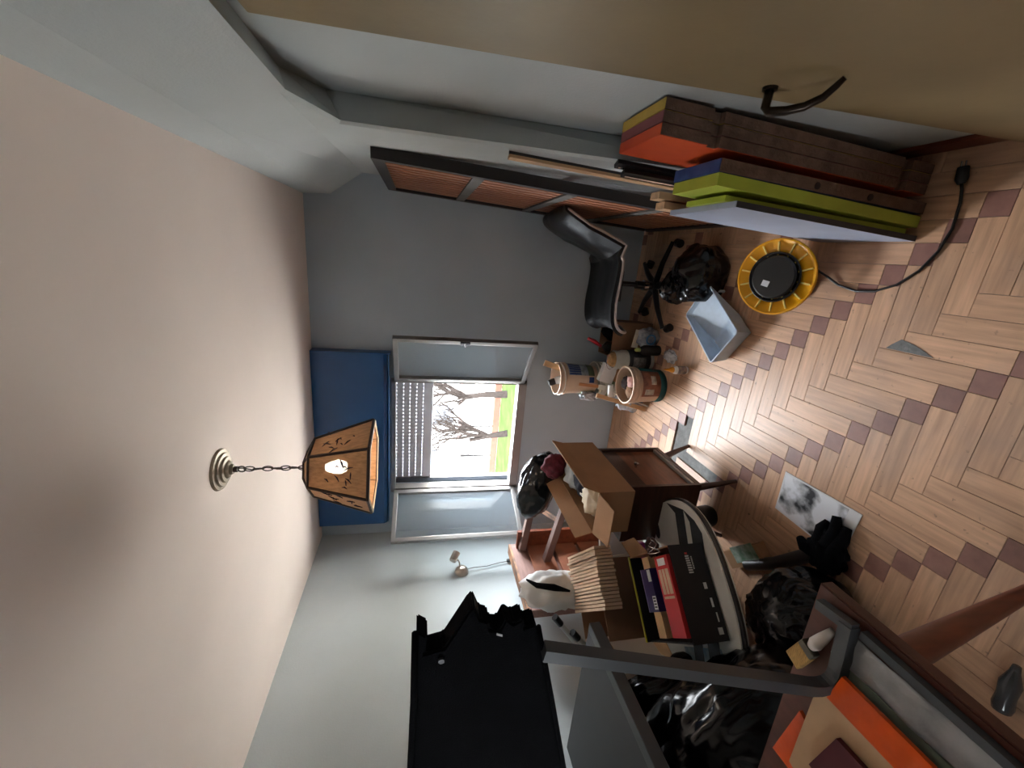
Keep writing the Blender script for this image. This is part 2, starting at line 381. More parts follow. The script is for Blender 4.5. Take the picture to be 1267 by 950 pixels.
def casement(hx, fx, fy, dirn, label):
    """leaf from hinge (hx, D) to free edge (fx, fy)"""
    c = thing('casement', label, None); c.parent = win; c.location = (hx+1.475, 0.0-0.012, 0)
    d = V(fx-hx, fy-(D-0.012), 0); w = d.length; ang = math.atan2(d.y, d.x); c.rotation_euler = (0, 0, ang)
    z0, z1, f = 0.025, WZ1-WZ0-0.025, 0.034
    bb = B()
    for (p, q) in (((0, -0.016, z0), (f, 0.016, z1)), ((w-f, -0.016, z0), (w, 0.016, z1)), ((0, -0.016, z0), (w, 0.016, z0+f)), ((0, -0.016, z1-f), (w, 0.016, z1))): bb.mm(p, q, 0.003)
    mesh('casement_frame', bb, alu, c)
    bb = B(); bb.mm((f-0.004, -0.003, z0+f-0.004), (w-f+0.004, 0.003, z1-f+0.004)); mesh('glass_pane', bb, glass, c)
    bb = B()
    for z in (z0+0.12, z1-0.12): bb.cyl((0.0, 0.0, z-0.03), (0.0, 0.0, z+0.03), 0.012)
    mesh('hinge', bb, alu_dark, c)
    if dirn:
        bb = B(); zc = (z0+z1)/2+0.02; bb.mm((w-f+0.004, dirn*0.016, zc-0.035), (w-0.006, dirn*0.028, zc+0.035), 0.003)
        bb.tube([(w-0.017, dirn*0.028, zc), (w-0.015, dirn*0.05, zc), (w+0.03, dirn*0.056, zc+0.01)], 0.007, 8); mesh('handle', bb, alu_dark, c)
    return c
casement(WX1-0.01, -0.595, 2.86, -1, 'right window leaf swung open into the room')
casement(WX0+0.01, -2.145, 2.705, 0, 'left window leaf swung open into the room')

sh = thing('roller_shutter', 'grey slatted roller shutter lowered a third of the way behind the window', 'roller shutter', (-1.475, D+0.16, 1.57))
zz = 1.575
b = B(); b.mm((WX0+0.045, D+0.145, zz), (WX1-0.045, D+0.175, zz+0.075), 0.004); mesh('bottom_bar', b, shutter_m, sh, world=True)
zz += 0.075
slat_me = None
for k in range(5):
    if slat_me is None:
        b = B(); xs0, xs1 = -0.455, 0.455
        b.mm((xs0, -0.006, 0.0055), (xs1, 0.006, 0.053), 0.0015)
        nb = 28
        for i in range(nb+1):
            x = xs0+(xs1-xs0)*i/nb; b.mm((x-0.0120, -0.006, 0.0), (x+0.0120, 0.006, 0.0075))
        o = mesh('shutter_slat', b, shutter_m, sh); slat_me = o.data
    else:
        o = bpy.data.objects.new('shutter_slat', slat_me); COL.objects.link(o); o.parent = sh
    o.location = (0, 0, zz-1.57)
    zz += 0.053

bx_ = thing('roller_shutter_box', 'glossy blue roller shutter box above the window', 'shutter box', (-1.475, D, 1.915))
prof = [(0.0, 0.0), (-0.045, 0.0), (-0.07, 0.012), (-0.085, 0.035), (-0.085, 0.535), (0.0, 0.535)]
b = B(); b.prism([(-2.225, D+y, 1.915+z) for y, z in prof], (1.455, 0, 0)); mesh('box_body', b, blue_paint, bx_, world=True, smooth=30)
b = B(); b.mm((-2.215, D-0.078, 1.912), (-0.78, D-0.03, 1.918)); mesh('access_strip', b, blue_paint, bx_, world=True)
b = B(); b.mm((-0.772, D-0.088, 1.90), (-0.762, D, 2.45), 0.002); mesh('end_cap', b, blue_paint, bx_, world=True)

# ------------------------------------------------------------------ door in the right recess
dr = thing('door_1', 'olive brown door leaf standing open in the right recess', None, (NX-0.03, 0.97, 0.0), kind='structure')
tilt = math.radians(4.3)
b = B(); b.box((0, -0.40+0.0, 1.035), (0.036, 0.80, 2.05), None, 0.003)
b.bm.transform(Matrix.Rotation(-tilt, 4, 'X')); mesh('door_leaf', b, door_paint, dr)
b = B(); hz = 0.885
b.lathe([(0, 0), (0.017, 0), (0.016, 0.006), (0.0, 0.008)], 18, frame((-0.018, 0.005, hz+0.035), (-1, 0, 0), (0, 1, 0))); mesh('rose', b, dark_metal, dr, smooth=35)
b = B(); b.tube([(-0.02, 0.005, hz+0.035), (-0.058, 0.005, hz+0.036), (-0.069, -0.004, hz+0.032), (-0.071, -0.030, hz+0.010), (-0.066, -0.056, hz-0.014), (-0.052, -0.080, hz-0.034), (-0.034, -0.096, hz-0.044), (-0.022, -0.108, hz-0.048)], [0.010, 0.010, 0.0105, 0.010, 0.0095, 0.0085, 0.0075, 0.006], 10); mesh('lever_handle', b, dark_metal, dr, smooth=True)

# ------------------------------------------------------------------ outside the window
GZ = -0.40
b = B(); b.mm((-30, 7.0, GZ-0.3), (14, 9.8, GZ)); lawn = M('lawn', (40, 52, 26), 0.9, spec=0.0, var=0.2, scale=3)
o = mesh('lawn', b, lawn); put(o, 'green lawn outside the window below the trees', 'lawn', kind='stuff')
pave = M('pale_paving', (214, 206, 196), 0.9, spec=0.0, var=0.08)
b = B(); b.mm((-9, D+WT+0.02, GZ-0.3), (6, 6.99, GZ)); o = mesh('paving', b, pave); put(o, 'unseen pale paved strip added below the window to bounce light indoors', 'paving', kind='structure')  # added out of view; its pale top bounces daylight onto the ceiling
b = B(); b.mm((-30, 9.98, GZ-0.3), (14, 40, GZ)); o = mesh('paving', b, pave); put(o, 'pale pavement beyond the lawn and red kerb', 'paving', kind='structure')
ob = thing('apartment_building', 'pale building with balconies seen through the window', 'building', (-9, 15, GZ))
pale = M('pale_render', (96, 95, 94), 0.9, spec=0.0, var=0.05); win_d = M('far_window', (62, 65, 69), 0.4, spec=0.0, var=0.1); brick_p = M('pale_brick', (70, 61, 59), 0.9, spec=0.0, var=0.1)
b = B(); b.mm((-20, 15, GZ), (4, 20, 5.4)); mesh('facade', b, pale, ob, world=True)
for k in range(2):
    for i in range(9):
        f = B(); x = -16+i*1.9; z = 0.35+k*2.2; f.mm((x, 14.95, z), (x+0.8, 15.02, z+1.0)); mesh('window', f, win_d, ob, world=True)
    f = B(); f.mm((-19, 14.5, 0.05+k*2.2), (3.5, 15, 0.13+k*2.2)); mesh('balcony', f, brick_p, ob, world=True)
fn = thing('garden_fence', 'low reddish kerb with thin dark posts outside the window', 'fence', (-7, 9.9, GZ))
b = B(); b.mm((-20, 9.82, GZ), (6, 9.96, GZ+0.16)); mesh('kerb', b, M('rust_rail', (78, 50, 42), 0.8, spec=0.0, var=0.1), fn, world=True)
for i in range(16):
    f = B(); f.mm((-12+i*0.85, 9.86, GZ+0.16), (-11.965+i*0.85, 9.90, GZ+0.95)); mesh('post', f, M('rail_post', (26, 25, 25), 0.7, spec=0.0), fn, world=True)
bark = M('grey_bark', (34, 30, 28), 0.9, spec=0.0, var=0.2, scale=20)
def tree(base, h, seed, lean, label):
    rnd = random.Random(seed); t = thing('bare_tree', label, 'tree', base)
    tr = B(); br = B()
    def grow(bb, p, d, ln, r, dep):
        pts = [p]; q = p.copy(); dd = d.copy()
        for i in range(4):
            dd = (dd+V(rnd.uniform(-.22, .22), rnd.uniform(-.22, .22), rnd.uniform(-.08, .2))).normalized(); q = q+dd*ln/4; pts.append(q.copy())
        bb.tube(pts, [r*(1-0.12*i) for i in range(5)], 6)
        if dep > 0:
            for k in range(3 if dep > 2 else 2):
                a = rnd.uniform(0, 2*PI); s = rnd.uniform(.5, 1.0); nd = (dd+V(math.cos(a)*s, math.sin(a)*s*0.6, rnd.uniform(-.1, .4))).normalized()
                grow(br, pts[rnd.choice((2, 3, 4))], nd, ln*rnd.uniform(.6, .82), r*0.58, dep-1)
    grow(tr, V(0, 0, 0), V(lean, 0, 1).normalized(), h, h*0.10, 6)
    mesh('trunk', tr, bark, t); mesh('branches', br, bark, t)
tree((-3.2, 9.2, GZ), 1.0, 3, 0.05, 'bare tree with thick trunk at the right of the window view')
tree((-4.05, 8.8, GZ), 0.9, 11, -0.15, 'bare leaning tree at the left of the window view')

# ------------------------------------------------------------------ pendant lamp
PL = V(-0.905, 1.644, 0)
pl = thing('pendant_lamp', 'bamboo panel pendant lamp hanging on a chain from the ceiling', 'lamp', (PL.x, PL.y, H))
b = B(); b.lathe([(0.0, -0.052), (0.018, -0.05), (0.022, -0.04), (0.032, -0.036), (0.036, -0.030), (0.048, -0.028), (0.052, -0.021), (0.064, -0.019), (0.068, -0.012), (0.080, -0.010), (0.084, 0.0), (0.0, 0.0)], 32); mesh('ceiling_rose', b, brass_old, pl, smooth=35)
b = B(); b.tube([(0, 0, -0.045), (0, 0, -0.065)], 0.012, 10); b.tube([(0.012*math.cos(a), 0, -0.078+0.014*math.sin(a)) for a in [2*PI*k/12 for k in range(12)]], 0.003, 6, closed=True); mesh('hook', b, lamp_wood, pl)
z = -0.09
link_me = None
while z > -0.315:
    if link_me is None:
        b = B(); b.tube([(0.009*math.cos(a), 0, 0.020*math.sin(a)) for a in [2*PI*k/14 for k in range(14)]], 0.0022, 6, closed=True); o = mesh('chain_link', b, lamp_wood, pl, smooth=True); link_me = o.data; kk = 0
    else:
        o = bpy.data.objects.new('chain_link', link_me); COL.objects.link(o); o.parent = pl
    o.location = (0, 0, z-0.016); o.rotation_euler = (0, 0, (PI/2 if kk % 2 else 0)+0.3); kk += 1; z -= 0.033
b = B(); b.tube([(0.004*math.sin(i*0.9), 0.004*math.cos(i*0.9), -0.06-0.27*i/20) for i in range(21)], 0.0025, 6); mesh('flex', b, lamp_wood, pl)
ZT, ZM, ZB, RT, RM, RB, A0 = -0.318, -0.345, -0.575, 0.062, 0.118, 0.198, 0.32
def hexp(r, z, k): return V(r*math.cos(A0+k*PI/3), r*math.sin(A0+k*PI/3), z)
ink = M('dark_ink', (44, 32, 46), 0.7, var=0.1)
for k in range(6):
    b = B(); a_, b_, c_, d_ = hexp(RM, ZM, k), hexp(RM, ZM, k+1), hexp(RB, ZB, k+1), hexp(RB, ZB, k); nrm = (b_-a_).cross(d_-a_).normalized()
    if nrm.dot(V((a_+c_).x, (a_+c_).y, 0)) < 0: nrm = -nrm
    b.prism([a_, b_, c_, d_], -nrm*0.004); p_ = mesh('shade_panel', b, bamboo, pl)
    b = B(); e_, f_ = hexp(RT, ZT, k), hexp(RT, ZT, k+1); b.prism([e_, f_, b_, a_], V(0, 0, -0.004)); mesh('top_panel', b, bamboo, pl)
    if True:                                                 # ink drawing on every other panel
        rr = random.Random(k+2); mid = (a_+b_+c_+d_)/4+nrm*0.002; ux = (b_-a_).normalized(); uz = (d_-a_).normalized()
        for i in range(11):
            s0 = mid+ux*rr.uniform(-.05, .05)+uz*rr.uniform(-.06, .06); s1 = s0+ux*rr.uniform(-.035, .035)+uz*rr.uniform(-.04, .04); g = B(); g.tube([s0, (s0+s1)/2+ux*0.004, s1], [0.0012, 0.003, 0.001], 5); mesh('ink_stroke', g, ink, p_)
b = B()
for k in range(6):
    b.tube([hexp(RT, ZT, k), hexp(RM, ZM, k), hexp(RB, ZB, k)], 0.006, 6)
    for r, z in ((RT, ZT), (RM, ZM), (RB, ZB)): b.tube([hexp(r, z, k), hexp(r, z, k+1)], 0.0055, 6)
mesh('shade_frame', b, lamp_wood, pl)
b = B()
for k in range(6):
    p_, q_ = hexp(RB, ZB-0.004, k), hexp(RB, ZB-0.004, k+1); b.prism([p_, q_, q_*0.93+V(0, 0, (ZB-0.004)*0.07), p_*0.93+V(0, 0, (ZB-0.004)*0.07)], (0, 0, -0.004))
mesh('lower_trim', b, M('cream_trim', (210, 190, 160), 0.6), pl)
b = B(); b.cyl((0, 0, -0.33), (0, 0, -0.39), 0.02); mesh('lamp_holder', b, black_pl, pl)
b = B(); b.lathe([(0.0, -0.475), (0.018, -0.472), (0.028, -0.455), (0.03, -0.435), (0.024, -0.41), (0.014, -0.39), (0.0, -0.388)], 18); mesh('bulb', b, bulb_m, pl, smooth=True)

# ------------------------------------------------------------------ wall spotlight
ws = thing('wall_spotlight', 'small satin nickel spotlight on the pale left wall', 'spotlight', (XL, 2.616, 1.337))
nickel = M('satin_nickel', (196, 184, 170), 0.3, metal=0.85, var=0.04)
b = B(); b.lathe([(0.0, 0.042), (0.018, 0.041), (0.036, 0.034), (0.050, 0.018), (0.054, 0.0), (0.0, 0.0)], 26, Matrix.Rotation(PI/2, 4, 'Y')); mesh('base', b, nickel, ws, smooth=40)
b = B(); b.tube([(0.03, 0, 0.01), (0.075, 0.02, 0.02), (0.09, 0.04, 0.035)], 0.006, 8); mesh('arm', b, nickel, ws)
b = B(); b.lathe([(0.0, -0.035), (0.026, -0.035), (0.029, -0.028), (0.029, 0.04), (0.025, 0.04), (0.024, 0.02), (0.0, 0.018)], 20, frame((0.10, 0.05, 0.055), (0.35, 0.75, -0.45))); mesh('lamp_head', b, nickel, ws, smooth=40)
b = B(); b.tube([(0.012, 0.01, -0.05), (0.02, 0.012, -0.1), (0.014, 0.02, -0.2), (0.016, 0.045, -0.30), (0.016, 0.055, -0.37)], 0.0028, 6); mesh('cord', b, M('grey_cord', (96, 92, 90), 0.6), ws)
b = B(); b.box((0.018, 0.062, -0.40), (0.018, 0.022, 0.06), None, 0.006); mesh('switch', b, black_pl, ws)

# ================================================================== RIGHT SIDE: leaning boards
def leaning(root, name, x0b, x0t, th, y0, y1, z1, mat, edge_mat=None, notches=(), label=None, zb=0.004):
    """board standing on the floor, left face at x0b (foot) .. x0t (top), spanning y0..y1"""
    def fx(z): return x0b+(x0t-x0b)*(z/z1)
    prof = [(y0, zb)]
    for zc in sorted(notches): prof += [(y0, zc-0.022), (y0+0.018, zc-0.018), (y0+0.018, zc+0.012), (y0, zc+0.016)]
    prof += [(y0, z1), (y1, z1), (y1, zb)]
    b = B(); b.prism([(fx(z), y, z) for y, z in prof], (th, 0, 0)); o = mesh(name, b, edge_mat if notches else mat, root, world=True, label=label)
    if notches:
        p = B(); p.prism([(fx(z)-0.0015, y+(0.004 if y < y1 else 0), z) for y, z in prof], (0.0015, 0, 0)); p.mm((fx(z1), y0+0.001, z1), (fx(z1)+th, y1, z1+0.0015)); mesh('painted_face', p, mat, root, world=True)
    elif edge_mat:
        zs = [zb]+[v for zc in sorted(notches) for v in (zc-0.024, zc+0.018)]+[z1-0.002]
        e = B()
        for i in range(0, len(zs), 2):
            e.prism([(fx(zs[i]), y0-0.003, zs[i]), (fx(zs[i])+th, y0-0.003, zs[i]), (fx(zs[i+1])+th, y0-0.003, zs[i+1]), (fx(zs[i+1]), y0-0.003, zs[i+1])], (0, 0.003, 0))
        mesh('raw_edge', e, edge_mat, root, world=True)
    return o
yel_b = M('yellow_board', (206, 176, 72), 0.5, var=0.08); plum_b = M('plum_board', (140, 76, 84), 0.5, var=0.1); or_b = M('orange_board', (222, 92, 44), 0.42, var=0.12, scale=5, c2=(198, 66, 26))
blue_b = M('blue_board', (62, 90, 150), 0.55, var=0.2, scale=22, c2=(36, 58, 116)); lime_b = M('lime_board', (176, 190, 66), 0.5, var=0.06); grey_b = M('grey_blue_board', (166, 176, 196), 0.45, var=0.05)
knot_m = M('dark_knot', (40, 26, 22), 0.8)
dark_edge = M('dark_board_edge', (58, 56, 58), 0.7)
G1 = 'painted boards leaning in the right recess'
for nm, x0, mt, lb in (('yellow_board', 0.402, yel_b, 'yellow topped board nearest the wall in the leaning stack of three'), ('plum_board', 0.370, plum_b, 'plum topped board between the yellow and the orange boards'), ('orange_board', 0.338, or_b, 'orange painted board, outermost of the leaning stack of three')):
    t = thing(nm, lb, 'board', (x0+0.015, 1.37, 0), group=G1)
    leaning(t, 'panel', x0-0.012, x0+0.032, 0.029, 1.235, 1.50, 1.035, mt, raw_wood, (0.12, 0.86))
t = thing('blue_board', 'blue topped board with raw brown edge and two dark knots', 'board', (0.29, 1.34, 0), group=G1)
leaning(t, 'panel', 0.262, 0.296, 0.036, 1.222, 1.46, 0.832, blue_b, raw_wood)
for z in (0.25, 0.47):
    b = B(); xk = 0.262+0.034*z/0.832+0.010; b.tube([(xk+0.006, 1.2165, z), (xk+0.006, 1.2195, z)], [0.011, 0.011], 10, flat=1.0); mesh('knot', b, knot_m, t, world=True)
t = thing('lime_board', 'taller lime green board beside the blue topped one', 'board', (0.245, 1.34, 0), group=G1)
leaning(t, 'panel', 0.218, 0.258, 0.036, 1.222, 1.46, 0.828, lime_b)
t = thing('lime_board', 'shorter lime green board leaning behind the grey panel', 'board', (0.215, 1.34, 0), group=G1)
leaning(t, 'panel', 0.198, 0.224, 0.017, 1.255, 1.46, 0.765, lime_b)
t = thing('grey_board', 'pale grey-blue panel with dark edge leaning outermost by the yellow reel', 'board', (0.18, 1.37, 0), group=G1)
leaning(t, 'panel', 0.172, 0.204, 0.018, 1.215, 1.58, 0.752, grey_b, dark_edge)
for k, (x0, z1, lb) in enumerate(((0.262, 0.80, 'pale pine plank standing behind the lime boards'), (0.228, 0.77, 'second pale pine plank standing next to the slatted bed base'))):
    t = thing('pine_plank', lb, 'plank', (x0, 1.57, 0), group='pine planks behind the lime boards')
    leaning(t, 'plank_body', x0-0.02, x0, 0.026, 1.60, 1.665, z1, pale_wood)
for k, (dx, dz, lb) in enumerate(((0, 0, 'upper black drawer rail resting against the orange board'), (-0.026, -0.03, 'lower black drawer rail resting against the orange board'))):
    t = thing('drawer_rail', lb, 'drawer rail', (0.33+dx, 1.5, 0), group='drawer rails by the orange board')
    P0, P1 = V(0.348+dx, 1.55, 1.02+dz), V(0.312+dx, 1.535, 0.02)
    b = B(); ax = (P0-P1).normalized(); b.box((P0+P1)/2, (0.016, 0.034, (P0-P1).length), ax.to_track_quat('Z', 'X').to_matrix(), 0.002); mesh('rail', b, black_pl, t, world=True)
    b = B(); b.box((P0+P1)/2+V(-0.010, 0, 0), (0.004, 0.008, (P0-P1).length*0.98), ax.to_track_quat('Z', 'X').to_matrix()); mesh('slide', b, chrome, t, world=True)
t = thing('wood_strip', 'thin wooden strip with dark side leaning on the right wall', 'wood strip', (0.33, 1.70, 0))
b = B(); P0, P1 = V(0.346, 1.68, 1.39), V(0.318, 1.78, 0.004); ax = (P0-P1).normalized(); b.box((P0+P1)/2, (0.022, 0.012, (P0-P1).length), ax.to_track_quat('Z', 'X').to_matrix()); mesh('strip', b, pale_wood, t, world=True)
b = B(); b.box((P0+P1)/2+V(0.0135, 0, 0), (0.006, 0.0122, (P0-P1).length), ax.to_track_quat('Z', 'X').to_matrix()); mesh('dark_side', b, dark_edge, t, world=True)

# slatted bed base leaning on the right wall
sb = thing('slatted_bed_base', 'dark framed bed base with orange wooden slats leaning on the right wall', 'bed base', (0.29, 2.55, 0))
BZ = 1.915
def bx(z): return 0.262+(0.338-0.262)*z/BZ
def upright(name, y0, y1, th, mat, z0=0.004, z1=BZ, off=0.0):
    b = B(); b.prism([(bx(z0)+off, y0, z0), (bx(z0)+off+th, y0, z0), (bx(z1)+off+th, y0, z1), (bx(z1)+off, y0, z1)], (0, y1-y0, 0)); return mesh(name, b, mat, sb, world=True)
upright('stile', 2.03, 2.075, 0.05, slat_frame); upright('stile', 3.035, 3.08, 0.05, slat_frame)
for z0, z1 in ((0.004, 0.06), (BZ-0.05, BZ)):
    b = B(); b.prism([(bx(z0), 2.075, z0), (bx(z0)+0.04, 2.075, z0), (bx(z1)+0.04, 2.075, z1), (bx(z1), 2.075, z1)], (0, 0.96, 0)); mesh('rail', b, slat_frame, sb, world=True)
for i in range(13):
    y = 2.10+i*0.0712; upright('slat', y, y+0.046, 0.012, slat_wood, 0.06, BZ-0.05, off=0.012)
band = M('grey_strap', (92, 90, 86), 0.7)
for z in (0.48, 0.96, 1.42):
    b = B(); b.prism([(bx(z)+0.002, 2.075, z), (bx(z)+0.012, 2.075, z), (bx(z)+0.012, 2.075, z+0.055), (bx(z)+0.002, 2.075, z+0.055)], (0, 0.96, 0)); mesh('cross_strap', b, band, sb, world=True)

# ================================================================== OFFICE CHAIR
ch = thing('office_chair', 'black leather swivel chair with light piping facing the window', 'chair', (-0.115, 2.66, 0), PI+0.06)
prof = [(0.275, 0.385), (0.268, 0.425), (0.235, 0.452), (0.13, 0.462), (0.0, 0.452), (-0.11, 0.450), (-0.17, 0.470), (-0.205, 0.53), (-0.235, 0.61), (-0.27, 0.70), (-0.305, 0.79), (-0.345, 0.87), (-0.375, 0.90), (-0.40, 0.895)]
def pl_at(u):
    t = u*(len(prof)-1); i = min(int(t), len(prof)-2); f = t-i
    def cr(k): 
        p = [prof[max(0, min(len(prof)-1, i+d))][k] for d in (-1, 0, 1, 2)]
        return 0.5*((2*p[1])+(-p[0]+p[2])*f+(2*p[0]-5*p[1]+4*p[2]-p[3])*f*f+(-p[0]+3*p[1]-3*p[2]+p[3])*f**3)
    return V(cr(0), 0, cr(1))
def half_w(u): return 0.225*(1-0.35*max(0, (u-0.82)/0.18)**2)*(1-0.16*max(0, (0.12-u)/0.12)**2)
def shell(u, v):
    p = pl_at(u); s_ = v*2-1; w = half_w(u); e = 0.035*abs(s_)**3; n_ = pl_at(min(1, u+.01))-pl_at(max(0, u-.01)); n_ = V(-n_.z, 0, n_.x).normalized()
    if n_.z < 0 and u < 0.5: n_ = -n_
    cr_ = 0.010*noise.noise(V(u*9, v*7, 2.0))*(1 if 0.4 < u < 0.75 else 0.3)
    return V(p.x, s_*w, p.z) - n_*(-e) + n_*(0.016*(1-s_*s_)+cr_)*(-1 if u > 0.5 else 1)*0 + V(0.02*(1-s_*s_) if u > 0.5 else 0, 0, 0.014*(1-s_*s_) if u <= 0.5 else 0) + V(cr_, 0, cr_)
b = B(); b.grid(shell, 44, 20, 0.03); mesh('seat_shell', b, leather, ch, smooth=50, label='black leather seat and back in one curve')
b = B(); N_ = 44
ring = [shell(i/N_, 0.0) for i in range(N_+1)]+[shell(1, j/10) for j in range(1, 10)]+[shell(1-i/N_, 1.0) for i in range(N_+1)]+[shell(0, 1-j/10) for j in range(1, 10)]
b.tube(ring, 0.0095, 8, closed=True); mesh('piping', b, M('light_piping', (196, 190, 186), 0.3, metal=0.5), ch, smooth=True)
b = B(); b.box((0.02, 0, 0.405), (0.20, 0.14, 0.03), None, 0.006); mesh('seat_plate', b, black_pl, ch)
b = B(); b.cyl((0.0, 0, 0.40), (0, 0, 0.22), 0.016); b.cyl((0.0, 0, 0.26), (0, 0, 0.09), 0.026); mesh('gas_column', b, black_pl, ch)
b = B(); b.cyl((0, 0, 0.175), (0, 0, 0.205), 0.034); mesh('collar', b, chrome, ch)
b = B(); b.cyl((0, 0, 0.07), (0, 0, 0.14), 0.036); mesh('hub', b, black_pl, ch)
for k in range(5):
    a = math.radians(22+72*k); d = V(math.cos(a), math.sin(a), 0)
    b = B(); b.tube([d*0.02+V(0, 0, 0.115), d*0.16+V(0, 0, 0.105), d*0.30+V(0, 0, 0.075)], [0.026, 0.021, 0.016], 8, flat=0.8); lg = mesh('leg', b, M('satin_black_metal', (30, 30, 33), 0.3, metal=0.5), ch, smooth=40)
    b = B(); c_ = d*0.295; sd = V(-d.y, d.x, 0); b.cyl(c_+sd*0.022+V(0, 0, 0.030), c_-sd*0.022+V(0, 0, 0.030), 0.027); b.cyl(c_+V(0, 0, 0.045), c_+V(0, 0, 0.07), 0.008); mesh('castor', b, black_pl, lg)

# ================================================================== FLOOR THINGS, RIGHT HALF
t = thing('bin_bag', 'black bin bag slumped between the swivel chair and the yellow reel', 'bin bag', (0.0, 2.30, 0))
b = bag((-0.005, 2.245, 0.09), (0.175, 0.18, 0.15), 3, (-0.3, 0.3), 0.0); mesh('bag_body', b, bag_m, t, world=True, smooth=True)
b = bag((-0.10, 2.43, 0.10), (0.11, 0.06, 0.11), 8, (0, 0), 0.0, 5); mesh('bag_neck', b, bag_m, t, world=True, smooth=True)

tr = thing('paint_tray', 'pale blue plastic paint tray lying on the parquet', 'paint tray', (-0.262, 2.035, 0), math.radians(55))
lx, ly = 0.19, 0.122                                   # half sizes; +x is the shallow end away from the lens
def tray(u, v):
    x = -lx+2*lx*u; y = -ly+2*ly*v; return V(x, y, 0)
rim_z = 0.105
fl_ = [(-lx+0.018, 0.012), (-0.035, 0.012), (-0.02, 0.022), (lx-0.012, 0.088)]
def bedz(x):
    for (xa, za), (xb, zb) in zip(fl_, fl_[1:]):
        if x <= xb: return za+(zb-za)*max(0, (x-xa))/(xb-xa)
    return fl_[-1][1]
b = B()
def well(u, v):
    x = -lx+0.016+u*(2*lx-0.026); y = -ly+0.014+v*(2*ly-0.028); return V(x, y, bedz(x)+(0.0012*math.sin(x*420)*math.sin(y*420) if x > 0 else 0))
b.grid(well, 60, 30, 0.004); mesh('tray_bed', b, tray_m, tr, smooth=40)
b = B()
for sg in (-1, 1):
    b.prism([(-lx, sg*ly, rim_z), (lx, sg*ly, rim_z), (lx-0.008, sg*(ly-0.012), bedz(lx)-0.004), (-0.02, sg*(ly-0.012), 0.018), (-lx+0.016, sg*(ly-0.012), 0.008)], (0, -sg*0.004, 0))
for sg, zb in ((-1, 0.008), (1, 0.082)):
    b.prism([(sg*lx, -ly, rim_z), (sg*lx, ly, rim_z), (sg*(lx-0.014), ly-0.012, zb), (sg*(lx-0.014), -ly+0.012, zb)], (-sg*0.004, 0, 0))
mesh('tray_wall', b, tray_m, tr)
b = B(); pts = [(-lx, -ly), (lx, -ly), (lx, ly), (-lx, ly)]
b.tube([V(x, y, rim_z) for x, y in ((-lx, -ly+.01), (-lx+.01, -ly), (lx-.01, -ly), (lx, -ly+.01), (lx, ly-.01), (lx-.01, ly), (-lx+.01, ly), (-lx, ly-.01))], 0.0055, 6, closed=True); mesh('rim', b, tray_m, tr, smooth=True)
for sg in (-1, 1):
    b = B(); b.mm((lx-0.04, sg*(ly-0.02)-0.006, 0.002), (lx-0.028, sg*(ly-0.02)+0.006, 0.085), 0.002); mesh('foot', b, tray_m, tr)

yellow_lt = M('lightened_yellow_rib', (255, 226, 128), 0.5)  # ribs coloured lighter than the flange to offset their shading
rl = thing('cable_reel', 'yellow ribbed cable reel with black centre lying beside the grey board', 'cable reel', (0.012, 1.62, 0.0))
NR = V(-0.05, -0.36, 0.93).normalized(); RC = V(0.0, 0.0, 0.150); MR = frame(RC, NR)
b = B(); b.lathe([(0.052, -0.004), (0.085, -0.006), (0.148, 0.004), (0.158, 0.012), (0.164, 0.012), (0.166, 0.004), (0.160, -0.006), (0.145, -0.010), (0.085, -0.016), (0.052, -0.014)], 48, MR, close=False)
mesh('flange', b, yellow_pl, rl, smooth=35)
b = B(); b.lathe([(0.06, -0.115), (0.115, -0.113), (0.122, -0.107), (0.122, -0.099), (0.115, -0.097), (0.06, -0.099)], 40, MR, close=False); mesh('lower_flange', b, black_pl, rl, smooth=35)  # flange coloured black to stand in for the shadow under the reel
for k in range(14):
    a = 2*PI*k/14+0.1; b = B(); b.prism([MR @ V(0.09*math.cos(a)-s*0.003*math.sin(a), 0.09*math.sin(a)+s*0.003*math.cos(a), -0.004) for s in (-1, 1)]+[MR @ V(0.15*math.cos(a)-s*0.003*math.sin(a), 0.15*math.sin(a)+s*0.003*math.cos(a), 0.005) for s in (1, -1)], NR*0.010); mesh('rib', b, yellow_lt, rl)
b = B(); b.lathe([(0.0, -0.11), (0.090, -0.11), (0.094, 0.018), (0.086, 0.026), (0.0, 0.028)], 36, MR); mesh('drum', b, black_pl, rl, smooth=35)
b = B(); b.prism([MR @ V(*p) for p in ((-0.045, 0.012, 0.0275), (-0.02, 0.006, 0.0275), (-0.014, 0.036, 0.0275), (-0.039, 0.042, 0.0275))], NR*0.0012); mesh('rating_label', b, paper, rl)
b = B()
for q in range(3): b.tube([MR @ V((0.098+0.004*q)*math.cos(a), (0.098+0.004*q)*math.sin(a), 0.003+0.005*q) for a in [2*PI*k/36 for k in range(36)]], 0.0036, 6, closed=True)
mesh('coiled_turn', b, black_pl, rl, smooth=True)
b = B(); b.tube([(0.08, 1.66, 0.155), (0.09, 1.60, 0.12), (0.07, 1.54, 0.06), (0.03, 1.49, 0.012), (0.003, 1.44, 0.006), (-0.014, 1.36, 0.006), (-0.008, 1.29, 0.006), (0.022, 1.22, 0.006), (0.075, 1.165, 0.006), (0.14, 1.13, 0.006), (0.21, 1.115, 0.006), (0.29, 1.12, 0.006), (0.33, 1.127, 0.010), (0.346, 1.13, 0.015)], 0.0045, 8)
o = mesh('extension_cable', b, black_pl, None, smooth=True); put(o, 'black power cord running from the yellow reel across the parquet', 'cable')
t = thing('power_plug', 'black plug at the end of the cord near the leaning boards', 'plug', (0.37, 1.135, 0.0)); b = B(); b.tube([(0.345, 1.13, 0.016), (0.36, 1.133, 0.018), (0.395, 1.14, 0.018)], [0.010, 0.017, 0.015], 10); mesh('plug_body', b, black_pl, t, world=True, smooth=40)
